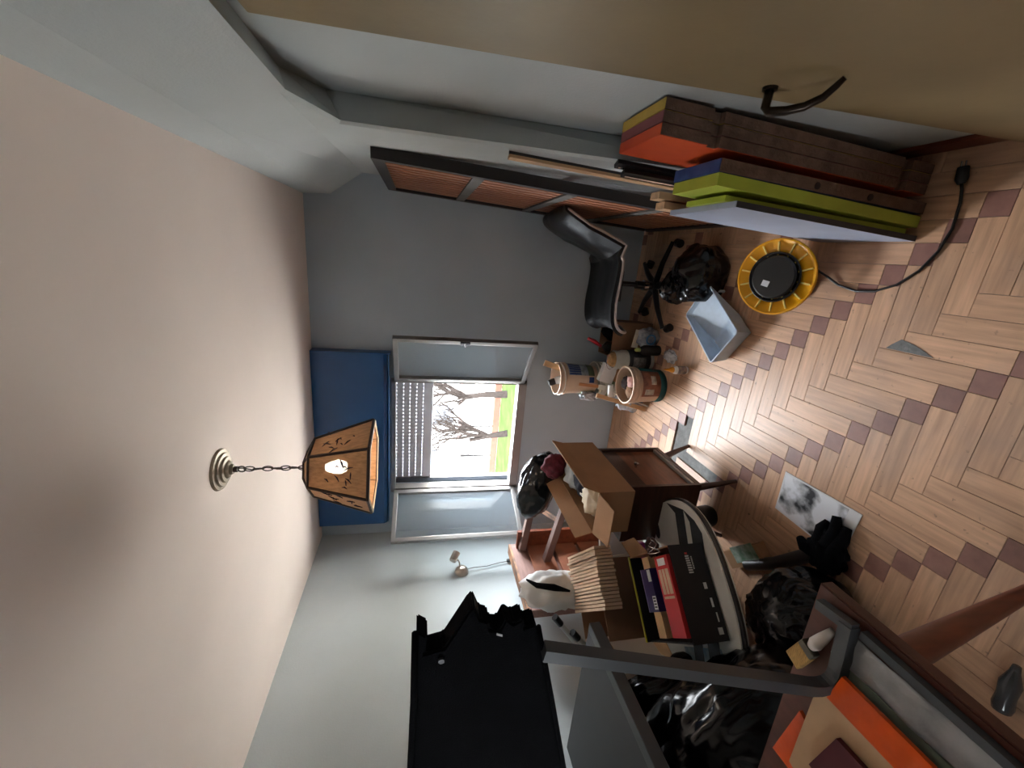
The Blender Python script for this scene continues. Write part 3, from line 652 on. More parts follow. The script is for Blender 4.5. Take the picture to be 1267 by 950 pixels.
for dy in (-0.006, 0.006):
    b = B(); b.tube([(0.394, 1.14+dy, 0.018), (0.414, 1.144+dy, 0.018)], 0.0024, 6); mesh('pin', b, chrome, t, world=True)

# ================================================================== PAINTING CORNER UNDER THE WINDOW
def bucket(name, label, c, r0, r1, h, mat, group='paint buckets under the window', bands=(), tilt=None, wall=0.004):
    t = thing(name, label, 'bucket', c, group=group)
    b = B(); b.lathe([(0.0, 0.0), (r0, 0.0), (r1, h), (r1+0.006, h), (r1+0.006, h+0.006), (r1-wall, h+0.006), (r0-wall, 0.012), (0.0, 0.012)], 32); mesh('bucket_body', b, mat, t, smooth=35)
    for z in (h-0.055, h-0.025):
        rr = r0+(r1-r0)*z/h; b = B(); b.lathe([(rr-0.001, z-0.006), (rr+0.007, z-0.005), (rr+0.007, z+0.005), (rr-0.001, z+0.006)], 32, close=False); mesh('rib', b, mat, t, smooth=35)
    for (z0, z1, a0, a1, m2, nm) in bands:
        b = B(); n = 16
        def f(u, v, z0=z0, z1=z1, a0=a0, a1=a1):
            z = z0+(z1-z0)*v; a = math.radians(a0+(a1-a0)*u); rr = r0+(r1-r0)*z/h+0.0035; return V(rr*math.cos(a), rr*math.sin(a), z)
        b.grid(f, max(8, int((a1-a0)/11)), 2, 0.001); mesh(nm, b, m2, t, smooth=True)
    if tilt: t.rotation_euler = tilt
    return t
cream_b = M('cream_bucket', (214, 188, 164), 0.5, var=0.1, scale=8); white_b = M('white_bucket', (206, 206, 196), 0.5, var=0.12, scale=10)
teal_l = M('teal_label', (18, 88, 92), 0.5, var=0.15); brown_l = M('brown_label', (150, 98, 76), 0.6, var=0.25, scale=20); navy_l = M('navy_print', (36, 62, 120), 0.6, var=0.2); olive_l = M('olive_print', (98, 112, 84), 0.6, var=0.2)
pale_print = M('pale_print', (206, 200, 186), 0.6, var=0.2, scale=40)
bk1 = bucket('paint_bucket', 'open paint bucket with brown label and teal base nearest the glue bottle', (-0.805, 2.56, 0), 0.112, 0.128, 0.262, cream_b,
    bands=((0.002, 0.05, 0, 360, teal_l, 'teal_base'), (0.05, 0.19, -112, -20, brown_l, 'brown_label'), (0.05, 0.19, -20, 70, teal_l, 'teal_label'), (0.085, 0.125, -70, -40, pale_print, 'printed_lettering'), (0.10, 0.17, -105, -86, pale_print, 'printed_lettering')))
rag_m = [M('pink_rag', (196, 150, 140), 0.9, var=0.2), M('brown_rag', (150, 112, 84), 0.9, var=0.2), M('dark_rag', (60, 48, 46), 0.9, var=0.2)]
for k, (dx, dy, mt, lb) in enumerate(((0.03, -0.03, rag_m[0], 'crumpled pink rag inside the brown labelled bucket'), (-0.04, -0.035, rag_m[1], 'crumpled tan rag inside the brown labelled bucket'), (0.0, 0.05, rag_m[2], 'dark rag at the back inside the brown labelled bucket'))):
    b = B(); b.blob((-0.805+dx, 2.56+dy, 0.225), (0.05, 0.05, 0.035), k+20, 0.4, 3.0, 3, None, 0.15); o = mesh('rag', b, mt, smooth=True); put(o, lb, 'rag', 'rags in the bucket')
b = B(); b.tube([V(-0.805+0.13*math.cos(a), 2.56-0.02-0.05*math.sin(a), 0.255+0.015*math.sin(a)*0-0.03*math.sin(a)) for a in [PI*k/16 for k in range(17)]], 0.003, 6); mesh('wire_handle', b, chrome, bk1, world=True)
bucket('paint_bucket', 'white bucket with olive band standing under the cream bucket', (-0.885, 2.93, 0), 0.125, 0.142, 0.335, white_b,
    bands=((0.22, 0.275, 0, 360, olive_l, 'olive_band'),))
bk3 = bucket('paint_bucket', 'cream bucket with navy print stacked on the white bucket', (-0.88, 2.93, 0.345), 0.105, 0.122, 0.305, cream_b,
    bands=((0.08, 0.24, -60, 20, M('grey_print', (150, 160, 166), 0.6, var=0.25, scale=30), 'grey_label'), (0.14, 0.235, -58, -5, navy_l, 'navy_lettering'), (0.035, 0.075, -88, -66, navy_l, 'round_emblem'), (0.02, 0.12, -170, -128, M('sage_print', (170, 176, 140), 0.6), 'sage_label'), (0.03, 0.08, -60, 20, olive_l, 'olive_band')))
b = B(); b.tube([V(-0.88+0.128*math.cos(a), 2.93-0.125*math.sin(a), 0.635-0.02*math.sin(a)) for a in [PI*k/18 for k in range(19)]], 0.004, 6); mesh('wire_handle', b, white_pl, bk3, world=True)
t = thing('paint_stirrer', 'flat wooden stirring stick poking out of the cream bucket', 'stirring stick', (-0.83, 2.93, 0.37)); b = B(); b.box((-0.80, 2.92, 0.62), (0.045, 0.01, 0.30), ry(0.30), 0.002); mesh('stick', b, pale_wood, t, world=True)
t = thing('sealant_bottle', 'grey bottle with black cap poking out of the cream bucket', 'bottle', (-0.90, 2.93, 0.37)); M_ = frame((-0.87, 2.93, 0.56), (-0.35, 0, 1)); b = B(); b.lathe([(0, -0.17), (0.03, -0.17), (0.03, 0.09), (0.022, 0.11), (0.0, 0.11)], 16, M_); mesh('bottle_body', b, M('grey_bottle', (186, 190, 196), 0.5), t, world=True, smooth=35)
b = B(); b.lathe([(0, 0.105), (0.026, 0.105), (0.024, 0.155), (0, 0.157)], 16, M_); mesh('cap', b, black_pl, t, world=True, smooth=35)
# tall jar with wire handle
t = thing('paint_can', 'white paint can with dark label and wire handle beside the brown bucket', 'paint can', (-0.665, 2.735, 0))
b = B(); b.lathe([(0, 0), (0.072, 0), (0.075, 0.006), (0.073, 0.235), (0.066, 0.26), (0.066, 0.30), (0.061, 0.30), (0.060, 0.262), (0.066, 0.235), (0.066, 0.02), (0, 0.02)], 28); mesh('can_body', b, white_b, t, smooth=35)
b = B(); b.lathe([(0.0735, 0.03), (0.0755, 0.03), (0.0752, 0.20), (0.0735, 0.20)], 28, close=False); mesh('dark_label', b, M('charcoal_label', (58, 60, 62), 0.6, var=0.2), t, smooth=True)
def fz(u, v): a = math.radians(-130+70*u); return V(0.0765*math.cos(a), 0.0765*math.sin(a), 0.07+0.10*v)
b = B(); b.grid(fz, 10, 2, 0.0008); mesh('printed_lettering', b, M('grey_lettering', (150, 150, 146), 0.6, var=0.3, scale=60), t, smooth=True)
b = B(); b.lathe([(0, 0.24), (0.058, 0.24), (0.055, 0.31), (0.04, 0.33), (0, 0.33)], 20); mesh('sponge_lid', b, M('tan_sponge', (190, 150, 100), 0.9, var=0.2, scale=40), t, smooth=35)
b = B(); b.tube([(0.075*math.cos(a), -0.05*math.sin(a), 0.30+0.07*math.sin(a)) for a in [PI*k/14 for k in range(15)]], 0.0025, 6); mesh('wire_handle', b, chrome, t)
t = thing('squeeze_bottle', 'dark squeeze bottle with pale green cap in front of the paint can', 'bottle', (-0.565, 2.64, 0)); M_ = Matrix.Translation((0, 0, 0)); b = B(); b.lathe([(0, 0), (0.036, 0), (0.038, 0.01), (0.036, 0.12), (0.018, 0.15), (0.0, 0.15)], 20); mesh('bottle_body', b, M('dark_brown_bottle', (34, 28, 28), 0.5), t, smooth=35)
b = B(); b.lathe([(0, 0.15), (0.014, 0.15), (0.014, 0.178), (0.008, 0.19), (0, 0.19)], 14); mesh('cap', b, M('pale_green_cap', (196, 214, 120), 0.5), t, smooth=35)
t = thing('plaster_bag', 'small plaster bag with blue print in front of the cardboard box', 'bag', (-0.49, 2.68, 0)); b = B(); b.blob((-0.485, 2.68, 0.08), (0.078, 0.05, 0.095), 31, 0.25, 2.0, 4, 0.0, 0.07); mesh('bag_body', b, M('blue_white_sack', (196, 200, 204), 0.7, var=0.4, scale=16, c2=(34, 50, 84)), t, world=True, smooth=True)
b = B(); b.prism([(-0.56, 2.672, 0.155), (-0.43, 2.672, 0.145), (-0.425, 2.676, 0.185), (-0.555, 2.676, 0.20)], (0, 0.006, 0)); mesh('folded_top', b, M('sack_paper', (200, 190, 170), 0.8), t, world=True)
b = B(); b.tube([(-0.485+0.033*math.cos(a), 2.627, 0.085+0.033*math.sin(a)) for a in [2*PI*k/20 for k in range(20)]], 0.006, 6, closed=True); mesh('round_emblem', b, M('blue_emblem', (70, 130, 178), 0.6), t, world=True)
# cardboard box with tools
def carton(name, label, c, size, rotz, mat, cat='cardboard box', flaps=(), group=None, th=0.005, inner=None):
    """open carton, c = base centre; flaps: (side, length, angle out)"""
    t = thing(name, label, cat, c, rotz, group); lx_, ly_, h = size; hx, hy = lx_/2, ly_/2
    for nm, p, q in (('panel', (-hx, -hy, 0), (hx, -hy+th, h)), ('panel', (-hx, hy-th, 0), (hx, hy, h)), ('panel', (-hx, -hy+th, 0), (-hx+th, hy-th, h)), ('panel', (hx-th, -hy+th, 0), (hx, hy-th, h)), ('base_panel', (-hx+th, -hy+th, 0), (hx-th, hy-th, th))):
        b = B(); b.mm(p, q); mesh(nm, b, mat, t)
    for sd, ln, an in flaps:
        a = math.radians(an); b = B()
        if sd in ('x+', 'x-'):
            s = 1 if sd == 'x+' else -1; b.prism([(s*hx, -hy+0.004, h), (s*hx, hy-0.004, h), (s*(hx+ln*math.sin(a)), hy-0.02, h+ln*math.cos(a)), (s*(hx+ln*math.sin(a)), -hy+0.02, h+ln*math.cos(a))], (-s*th*math.cos(a), 0, s*0+th*math.sin(a)))
        else:
            s = 1 if sd == 'y+' else -1; b.prism([(-hx+0.004, s*hy, h), (hx-0.004, s*hy, h), (hx-0.02, s*(hy+ln*math.sin(a)), h+ln*math.cos(a)), (-hx+0.02, s*(hy+ln*math.sin(a)), h+ln*math.cos(a))], (0, -s*th*math.cos(a), th*math.sin(a)))
        mesh('flap', b, inner or mat, t)
    return t
bx1 = carton('cardboard_box', 'brown cardboard box behind the small plaster bag', (-0.53, 2.88, 0), (0.26, 0.22, 0.31), 0.06, card_dark, flaps=())
t = thing('red_handled_trowel', 'red handled trowel sticking up behind the cardboard box', 'trowel', (-0.60, 2.89, 0.02)); b = B(); b.tube([(-0.60, 2.88, 0.34), (-0.565, 2.88, 0.40), (-0.545, 2.88, 0.455)], [0.012, 0.016, 0.012], 10); mesh('handle', b, M('red_handle', (186, 30, 44), 0.4), t, world=True, smooth=True)
b = B(); b.prism([(-0.60, 2.88, 0.34), (-0.56, 2.88, 0.30), (-0.60, 2.88, 0.04), (-0.64, 2.88, 0.30)], (0, 0.003, 0)); mesh('blade', b, chrome, t, world=True)
b = B(); b.blob((-0.47, 2.88, 0.27), (0.08, 0.07, 0.09), 41, 0.4, 2.5, 3, None, 0.15); o = mesh('black_rag', b, black_cloth, smooth=True); put(o, 'black rag stuffed in the top of the brown cardboard box', 'rag')
# clutter around the white bucket
t = thing('white_carton', 'small white card box standing between the two bucket piles', 'box', (-0.79, 2.76, 0.0)); b = B(); b.box((-0.78, 2.765, 0.31), (0.14, 0.05, 0.11), ry(0.25), 0.002); mesh('box_body', b, paper, t, world=True)
b = B(); b.box((-0.79, 2.77, 0.13), (0.10, 0.06, 0.25), None, 0.002); mesh('box_lower', b, card, t, world=True)
clear = M('crumpled_clear_plastic', (196, 202, 210), 0.25, var=0.25, scale=18, bump=0.6, bscale=25, spec=0.7)
for k, (c, r, lb) in enumerate((((-0.985, 2.74, 0.10), (0.09, 0.08, 0.12), 'crumpled clear plastic bag left of the brown labelled bucket'), ((-0.985, 2.83, 0.40), (0.035, 0.045, 0.075), 'crumpled clear plastic wrap tucked against the side of the white bucket'))):
    b = B(); b.blob(c, r, 50+k, 0.5, 2.4, 4, 0.0 if k == 0 else None, 0.22); o = mesh('plastic_wrap', b, clear, smooth=True); put(o, lb, 'plastic bag', 'clear plastic by the buckets')
t = thing('paint_roller', 'white paint roller leaning on the clear plastic bag', 'paint roller', (-0.93, 2.68, 0.0)); b = B(); b.tube([(-0.99, 2.62, 0.01), (-0.93, 2.66, 0.20), (-0.905, 2.68, 0.28)], 0.006, 8); mesh('handle_rod', b, white_pl, t, world=True)
b = B(); b.cyl((-0.94, 2.69, 0.29), (-0.85, 2.70, 0.30), 0.022); mesh('roller_sleeve', b, white_pl, t, world=True, smooth=35)
t = thing('wooden_batten', 'short wooden batten leaning between the bucket piles', 'batten', (-0.95, 2.75, 0)); b = B(); P0, P1 = V(-0.935, 2.70, 0.40), V(-1.03, 2.66, 0.004); b.box((P0+P1)/2, (0.03, 0.012, (P0-P1).length), (P0-P1).normalized().to_track_quat('Z', 'X').to_matrix()); mesh('batten_body', b, pale_wood, t, world=True)
t = thing('paint_brush', 'flat brush with tan handle hanging on the white bucket side', 'paint brush', (-0.89, 2.772, 0.30)); b = B(); b.box((-0.882, 2.772, 0.44), (0.022, 0.012, 0.16), ry(0.10), 0.003); mesh('handle', b, M('tan_handle', (186, 128, 84), 0.5), t, world=True)
b = B(); b.box((-0.893, 2.772, 0.335), (0.04, 0.014, 0.06), ry(0.10), 0.003); mesh('bristles', b, white_b, t, world=True)
# glue bottle and crumpled paper
t = thing('glue_bottle', 'white glue bottle with orange nozzle standing on the parquet', 'bottle', (-0.61, 2.285, 0)); b = B(); b.lathe([(0, 0), (0.024, 0), (0.026, 0.006), (0.026, 0.085), (0.018, 0.10), (0, 0.10)], 22); mesh('bottle_body', b, white_pl, t, smooth=35)
b = B(); b.lathe([(0.0255, 0.015), (0.0268, 0.015), (0.0268, 0.075), (0.0255, 0.075)], 22, close=False); mesh('printed_label', b, M('glue_label', (170, 150, 130), 0.6, var=0.5, scale=40, c2=(90, 84, 96)), t, smooth=True)
b = B(); b.lathe([(0, 0.098), (0.019, 0.098), (0.017, 0.115), (0.010, 0.125), (0.006, 0.150), (0.003, 0.165), (0, 0.166)], 16); mesh('nozzle', b, M('orange_nozzle', (226, 150, 24), 0.4), t, smooth=40)
b = B(); b.blob((-0.565, 2.475, 0.006), (0.045, 0.08, 0.016), 61, 0.3, 2.2, 4, 0.0, 0.12); o = mesh('crumpled_paper', b, M('dusty_paper', (206, 208, 212), 0.9, var=0.25, scale=30), smooth=True); put(o, 'dusty crumpled white paper lying next to the glue bottle', 'paper')

# ================================================================== LEFT SIDE
# bedside cabinet, front to the right
ns = thing('bedside_cabinet', 'dark walnut bedside cabinet on splayed legs with a sliding front', 'cabinet', (-1.235, 1.89, 0))
nx0, nx1, ny0, ny1, nz0, nz1 = -1.40, -1.07, 1.665, 2.105, 0.215, 0.635
for nm, p, q in (('side_panel', (nx0, ny0, nz0), (nx1, ny0+0.02, nz1)), ('side_panel', (nx0, ny1-0.02, nz0), (nx1, ny1, nz1)), ('top_panel', (nx0, ny0+0.02, nz1-0.02), (nx1, ny1-0.02, nz1)), ('bottom_panel', (nx0, ny0+0.02, nz0), (nx1, ny1-0.02, nz0+0.025)), ('back_panel', (nx0, ny0+0.02, nz0+0.025), (nx0+0.008, ny1-0.02, nz1-0.02))):
    b = B(); b.mm(p, q, 0.002); mesh(nm, b, dark_wood, ns, world=True)
b = B(); b.mm((nx1-0.035, ny0+0.02, nz0+0.045), (nx1-0.02, ny1-0.02, nz1-0.12)); fr_ = mesh('door', b, front_wood, ns, world=True)
b = B(); b.lathe([(0, 0), (0.006, 0), (0.006, 0.012), (0.013, 0.018), (0.013, 0.026), (0, 0.03)], 14, frame((nx1-0.02, 1.90, nz1-0.16), (1, 0, 0), (0, 1, 0))); mesh('knob', b, chrome, fr_, world=True, smooth=35)
b = B(); b.mm((nx1-0.035, ny0+0.02, nz0+0.028), (nx1-0.004, ny1-0.02, nz0+0.042)); mesh('door_track', b, M('pale_track', (190, 184, 178), 0.4, metal=0.4), ns, world=True)
b = B(); b.mm((nx1-0.035, ny0+0.02, nz1-0.118), (nx1-0.016, ny1-0.02, nz1-0.022)); dw = mesh('drawer_front', b, dark_wood, ns, world=True)
for sx, sy in ((1, -1), (1, 1), (-1, -1), (-1, 1)):
    tx = nx1-0.05 if sx > 0 else nx0+0.05; ty = ny0+0.05 if sy < 0 else ny1-0.05
    b = B(); b.tube([(tx, ty, nz0), (tx+sx*0.06, ty+sy*0.045, 0.0)], [0.022, 0.010], 10); mesh('leg', b, dark_wood, ns, world=True, smooth=40)
t = thing('dark_jar', 'small dark round pot on the floor under the bedside cabinet', 'pot', (-1.355, 1.775, 0)); b = B(); b.lathe([(0, 0), (0.055, 0), (0.065, 0.03), (0.06, 0.09), (0.045, 0.11), (0.045, 0.12), (0.038, 0.12), (0.038, 0.03), (0, 0.03)], 22); mesh('pot_body', b, black_pl, t, smooth=35)
# clear wrap and carton on the cabinet
cb = carton('cardboard_box', 'open brown cardboard box of cloths on top of the bedside cabinet', (-1.175, 1.885, nz1+0.002), (0.235, 0.55, 0.19), 0.0, card, flaps=(('x+', 0.085, 18), ('y-', 0.13, 100), ('x-', 0.09, 25)))
for k, (dx, dy, mt, lb) in enumerate(((0.0, -0.14, M('cream_cloth', (226, 216, 196), 0.9, var=0.08), 'cream cloth in the near end of the box on the cabinet'), (0.02, -0.02, M('navy_cloth', (40, 44, 58), 0.9, var=0.2), 'dark navy cloth in the middle of the box on the cabinet'), (-0.02, 0.13, M('ice_cloth', (186, 196, 204), 0.9, var=0.1), 'pale grey cloth at the far end of the box on the cabinet'))):
    b = B(); b.blob((-1.175+dx, 1.885+dy, nz1+0.15), (0.095, 0.10, 0.055), 80+k, 0.35, 2.6, 4, None, 0.12); o = mesh('folded_cloth', b, mt, smooth=True); put(o, lb, 'cloth', 'cloths in the box on the cabinet')
# wooden table tipped on its side against the left wall
tt = thing('tipped_table', 'wooden table tipped on its side against the left wall with legs pointing right', 'table', (-2.1, 2.24, 0))
b = B(); b.mm((-2.16, 1.93, 0.16), (-2.10, 2.55, 0.985), 0.002); mesh('table_top', b, M('pinkish_wood', (138, 104, 94), 0.6, var=0.12, stretch=(6, 1, 6)), tt, world=True)
b = B(); b.mm((-2.175, 1.93, 0.985), (-2.095, 2.55, 1.0), 0.003); mesh('worn_edge', b, worn_wood, tt, world=True, label='paint-stained worn table edge')
b = B(); b.mm((-2.10, 2.50, 0.18), (-1.955, 2.525, 0.95)); mesh('apron', b, red_wood, tt, world=True)
b = B(); b.mm((-2.10, 1.99, 0.30), (-1.98, 2.015, 0.95)); mesh('apron', b, red_wood, tt, world=True)
for z in (0.30, 0.50, 0.70): 
    b = B(); b.mm((-2.099, 2.02, z), (-2.075, 2.495, z+0.17)); mesh('underside_board', b, M('orange_underside', (144, 88, 62), 0.6, var=0.15), tt, world=True)
grey_wood = M('greyed_leg_wood', (116, 92, 84), 0.6, var=0.15)
for P0, P1 in ((V(-2.08, 2.47, 0.915), V(-1.39, 2.59, 0.795)), (V(-2.08, 2.335, 0.765), V(-1.45, 2.15, 0.755))):
    b = B(); b.tube([P0, P1], [0.034, 0.028], 4); mesh('leg', b, grey_wood, tt, world=True)
b = B(); b.tube([(-1.74, 2.53, 0.855), (-1.66, 2.21, 0.76)], 0.017, 4); mesh('stretcher', b, worn_wood, tt, world=True)
b = B(); b.tube([(-2.08, 2.45, 0.20), (-1.55, 2.45, 0.03)], [0.03, 0.025], 4); mesh('leg', b, grey_wood, tt, world=True)
t = thing('bin_bag', 'black bin bag lying across the tipped table legs by the window', 'bin bag', (-1.40, 2.26, 0.8)); b = bag((0, 0, 0), (0.24, 0.145, 0.125), 91, (0.7, 0), None, 7, 0.2, Matrix.Translation((-1.41, 2.27, 0.925)) @ Matrix.Rotation(0.25, 4, 'Y')); mesh('bag_body', b, bag_m, t, world=True, smooth=True)
b = B(); b.blob((-1.21, 2.15, 0.87), (0.075, 0.07, 0.075), 95, 0.25, 2.2, 4, None, 0.07); o = mesh('red_cushion', b, M('wine_red_fabric', (104, 34, 50), 0.9, var=0.25, scale=30), smooth=True); put(o, 'wine red fabric bundle between the bin bag and the cardboard box', 'fabric')

# floor-standing carton with flattened cardboard on it
UA = math.atan2(-0.739, -0.673); u_ = V(math.cos(UA), math.sin(UA), 0); v_ = V(-u_.y, u_.x, 0)*-1
if v_.x > 0: v_ = -v_
c2 = carton('cardboard_box', 'tall brown cardboard box standing behind the bodyboard', (-1.86, 1.74, 0), (0.40, 0.36, 0.70), UA, card_dark, flaps=(('x+', 0.10, 120),))
rc = random.Random(4)
for k in range(18):
    t = thing('cardboard_strip', 'pale cardboard sheet on edge in the bundle on the tall box', 'cardboard', V(-1.655, 1.665, 0.703)+u_*(-0.15+k*0.0165), UA, 'bundle of cardboard sheets on edge')
    b = B(); b.box((0, 0, 0.047+rc.uniform(-0.003, 0.003)), (0.0125, 0.44+rc.uniform(-0.02, 0.01), 0.094+rc.uniform(-0.006, 0.006))); mesh('sheet', b, card_pale, t)
# white frame and pink cloth
t = thing('framed_print', 'small white picture frame wedged behind the bodyboard nose', 'picture frame', (-1.60, 1.95, 0)); P0 = V(-1.52, 1.99, 0.0)
b = B()
for p, q in (((-0.1, -0.008, 0), (-0.08, 0.008, 0.62)), ((0.08, -0.008, 0), (0.1, 0.008, 0.62)), ((-0.08, -0.008, 0), (0.08, 0.008, 0.02)), ((-0.08, -0.008, 0.60), (0.08, 0.008, 0.62))): b.mm(p, q, 0.001)
b.bm.transform(Matrix.Translation((-1.60, 1.965, 0.004)) @ Matrix.Rotation(0.12, 4, 'X') @ Matrix.Rotation(0.3, 4, 'Z')); mesh('frame_border', b, white_pl, t, world=True)
b = B(); b.mm((-0.082, -0.003, 0.018), (0.082, 0.003, 0.602)); b.bm.transform(Matrix.Translation((-1.60, 1.965, 0.004)) @ Matrix.Rotation(0.12, 4, 'X') @ Matrix.Rotation(0.3, 4, 'Z')); mesh('backing', b, paper, t, world=True)
# white tote with crutches
t = thing('white_tote', 'white plastic tote bag slumped on the tall cardboard box', 'tote bag', (-1.80, 1.78, 0.71)); b = B(); b.blob((-1.86, 1.84, 0.90), (0.10, 0.13, 0.20), 101, 0.3, 2.0, 4, 0.70, 0.1); mesh('bag_body', b, M('white_tote_plastic', (226, 226, 224), 0.5, var=0.05, bump=0.3, bscale=20), t, world=True, smooth=True)
b = B(); b.tube([(-1.785, 1.86, 1.06), (-1.765, 1.79, 1.02), (-1.752, 1.75, 0.93), (-1.768, 1.73, 0.84)], [0.006, 0.016, 0.020, 0.006], 8, flat=0.6); mesh('dark_opening', b, black_cloth, t, world=True, smooth=True)
for P0, P1, lb in ((V(-1.72, 1.53, 1.00), V(-2.345, 1.44, 0.50), 'grey tubular crutch leaning by the white tote, nearer the wall'), (V(-1.80, 1.50, 0.905), V(-2.345, 1.40, 0.42), 'second grey tubular crutch leaning beside the first one')):
    t = thing('crutch', lb, 'crutch', P1, group='crutches by the left wall'); d = P1-P0
    b = B(); b.tube([P0+d*0.06, P0+d*0.5], 0.0145, 10); mesh('upper_tube', b, M('crutch_grey', (190, 192, 188), 0.45), t, world=True, smooth=40)
    b = B(); b.tube([P0+d*0.46, P1-d*0.02], 0.0115, 10); mesh('lower_tube', b, M('crutch_light', (206, 208, 204), 0.45), t, world=True, smooth=40)
    b = B(); b.tube([P0, P0+d*0.07], 0.018, 10); mesh('grip', b, black_pl, t, world=True, smooth=40)
    b = B(); b.tube([P1-d*0.04, P1], 0.017, 10); mesh('rubber_tip', b, black_pl, t, world=True)

# bodyboard lying flat on bags, carton of papers on it
bbm = M('bodyboard_white', (228, 228, 222), 0.4, var=0.06, scale=5); bbs = M('bodyboard_stripe', (38, 40, 46), 0.4, var=0.15, scale=30)
bo = thing('bodyboard', 'white bodyboard with dark stripes lying flat under the black carton', 'bodyboard', (-1.462, 1.378, 0.385), UA)
BL, BW = 0.41, 0.32
def outline(a):
    x = BL*math.copysign(abs(math.cos(a))**0.8, math.cos(a)); y = BW*math.copysign(abs(math.sin(a))**0.75, math.sin(a)); return x, y
b = B(); b.prism([(*outline(2*PI*k/56), 0) for k in range(56)], (0, 0, 0.04)); mesh('foam_core', b, bbm, bo)
b = B(); b.tube([V(*outline(2*PI*k/56), 0.02) for k in range(56)], 0.012, 6, closed=True); mesh('edge_rail', b, black_pl, bo)
def clipband(c0, c1, sl, xa, xb):
    up, dn = [], []
    for i in range(13):
        x = xa+(xb-xa)*i/12; lim = BW*(1-min(1, abs(x)/BL)**2.4)**0.55-0.012
        y0, y1 = c0+sl*x, c1+sl*x; y0 = max(-lim, min(lim, y0)); y1 = max(-lim, min(lim, y1))
        dn.append(V(x, y0, 0.040)); up.append(V(x, y1+0.0005, 0.040))
    return dn+up[::-1]
for c0, c1 in ((0.02, 0.09), (0.13, 0.21)):
    b = B(); b.prism(clipband(c0, c1, -0.25, -0.40, 0.36), (0, 0, 0.0015)); mesh('stripe', b, bbs, bo)
b = B(); b.prism([(-0.30+0.05*math.cos(a), -0.10+0.025*math.sin(a), 0.04) for a in [2*PI*k/20 for k in range(20)]], (0, 0, 0.0015)); mesh('oval_emblem', b, bbs, bo)
b = B(); b.prism(clipband(-0.30, -0.22, 0.0, -0.34, -0.05), (0, 0, 0.0015)); mesh('blue_flash', b, M('aqua_blue', (60, 160, 196), 0.4), bo)
b = B(); b.prism(clipband(-0.12, 0.16, 0.0, 0.24, 0.42), (0, 0, 0.0012)); mesh('blue_picture', b, M('wave_picture', (60, 110, 150), 0.45, var=0.4, scale=14, c2=(190, 200, 204)), bo)
# black carton with stationery (its long side faces the camera and the floor on the right)
ck = M('black_carton', (18, 18, 22), 0.6, var=0.1)
KC = V(-1.385, 1.285, 0.43)                       # rests on the bodyboard
def uvp(a, c, z): return KC+u_*a+v_*c+V(0, 0, z)   # a along the long side, c away from the face with lettering
kt = thing('black_carton', 'open black printed carton full of boxes on the bodyboard', 'carton', KC, UA)
def kbox(name, a0, a1, c0, c1, z0, z1, mat, parent=None, label=None):
    b = B(); P = [uvp(a, c, z0) for a, c in ((a0, c0), (a1, c0), (a1, c1), (a0, c1))]; b.prism(P, (0, 0, z1-z0)); return mesh(name, b, mat, parent or kt, world=True, label=label)
kbox('panel', -0.19, 0.19, -0.125, -0.119, 0.002, 0.17, ck); kbox('panel', -0.19, 0.19, 0.26, 0.266, 0.002, 0.17, ck)
kbox('panel', -0.19, -0.184, -0.119, 0.26, 0.002, 0.17, card); kbox('panel', 0.184, 0.19, -0.119, 0.26, 0.002, 0.15, ck); kbox('base_panel', -0.184, 0.184, -0.119, 0.26, 0.002, 0.008, card)
kbox('yellow_edge', -0.19, 0.19, 0.259, 0.267, 0.17, 0.176, M('yellow_line', (190, 186, 50), 0.6))
b = B(); P = [uvp(-0.19, 0.06, 0.17), uvp(-0.19, 0.24, 0.17), uvp(-0.26, 0.22, 0.215), uvp(-0.26, 0.08, 0.215)]; b.prism(P, (0, 0, 0.005)); mesh('flap', b, card, kt, world=True)
b = B(); P = [uvp(0.19, 0.12, 0.15), uvp(0.19, 0.24, 0.15), uvp(0.24, 0.22, 0.13), uvp(0.25, 0.16, 0.13), uvp(0.235, 0.13, 0.13)]; b.prism(P, (0, 0, 0.005)); mesh('flap', b, M('cream_card', (222, 184, 138), 0.8), kt, world=True)
wl = M('white_lettering', (206, 206, 206), 0.6)
def mark(a0, a1, z0, z1, mat, name='printed_lettering'):
    b = B(); b.prism([uvp(a0, -0.125, z0), uvp(a1, -0.125, z0), uvp(a1, -0.125, z1), uvp(a0, -0.125, z1)], v_*-0.0012); mesh(name, b, mat, kt, world=True)
mark(-0.155, -0.147, 0.088, 0.100, M('red_print', (200, 60, 60), 0.6))
for i in range(8): mark(-0.143+i*0.0095, -0.137+i*0.0095, 0.084-0.0005*i, 0.102, wl)
for i in range(9): mark(-0.138+i*0.006, -0.134+i*0.006, 0.070, 0.076, wl)
for a0, a1, z0, z1 in ((-0.03, -0.005, 0.035, 0.05), (0.03, 0.065, 0.028, 0.038), (0.085, 0.12, 0.024, 0.030), (0.14, 0.165, 0.02, 0.042)): mark(a0, a1, z0, z1, wl)
def kthing(name, label, cat, mat, a0, a1, c0, c1, z0, z1, grp='boxes in the black carton'):
    t = thing(name, label, cat, uvp((a0+a1)/2, (c0+c1)/2, z0), UA, grp); kbox('box_body', a0, a1, c0, c1, z0, z1, mat, t); return t
rd = M('red_card', (196, 34, 36), 0.5, var=0.08)
t = kthing('red_folder_box', 'red card file box with printed label in the black carton', 'file box', rd, -0.155, 0.165, -0.112, -0.005, 0.012, 0.185)
kbox('printed_label', -0.10, 0.0, -0.10, -0.02, 0.185, 0.1865, M('label_cream', (206, 178, 148), 0.7), t)
for c in (-0.073, -0.047): kbox('label_line', -0.10, 0.0, c-0.002, c+0.002, 0.1865, 0.1872, rd, t)
kbox('label_strip', 0.008, 0.018, -0.10, -0.02, 0.185, 0.1865, M('label_cream', (206, 178, 148), 0.7), t)
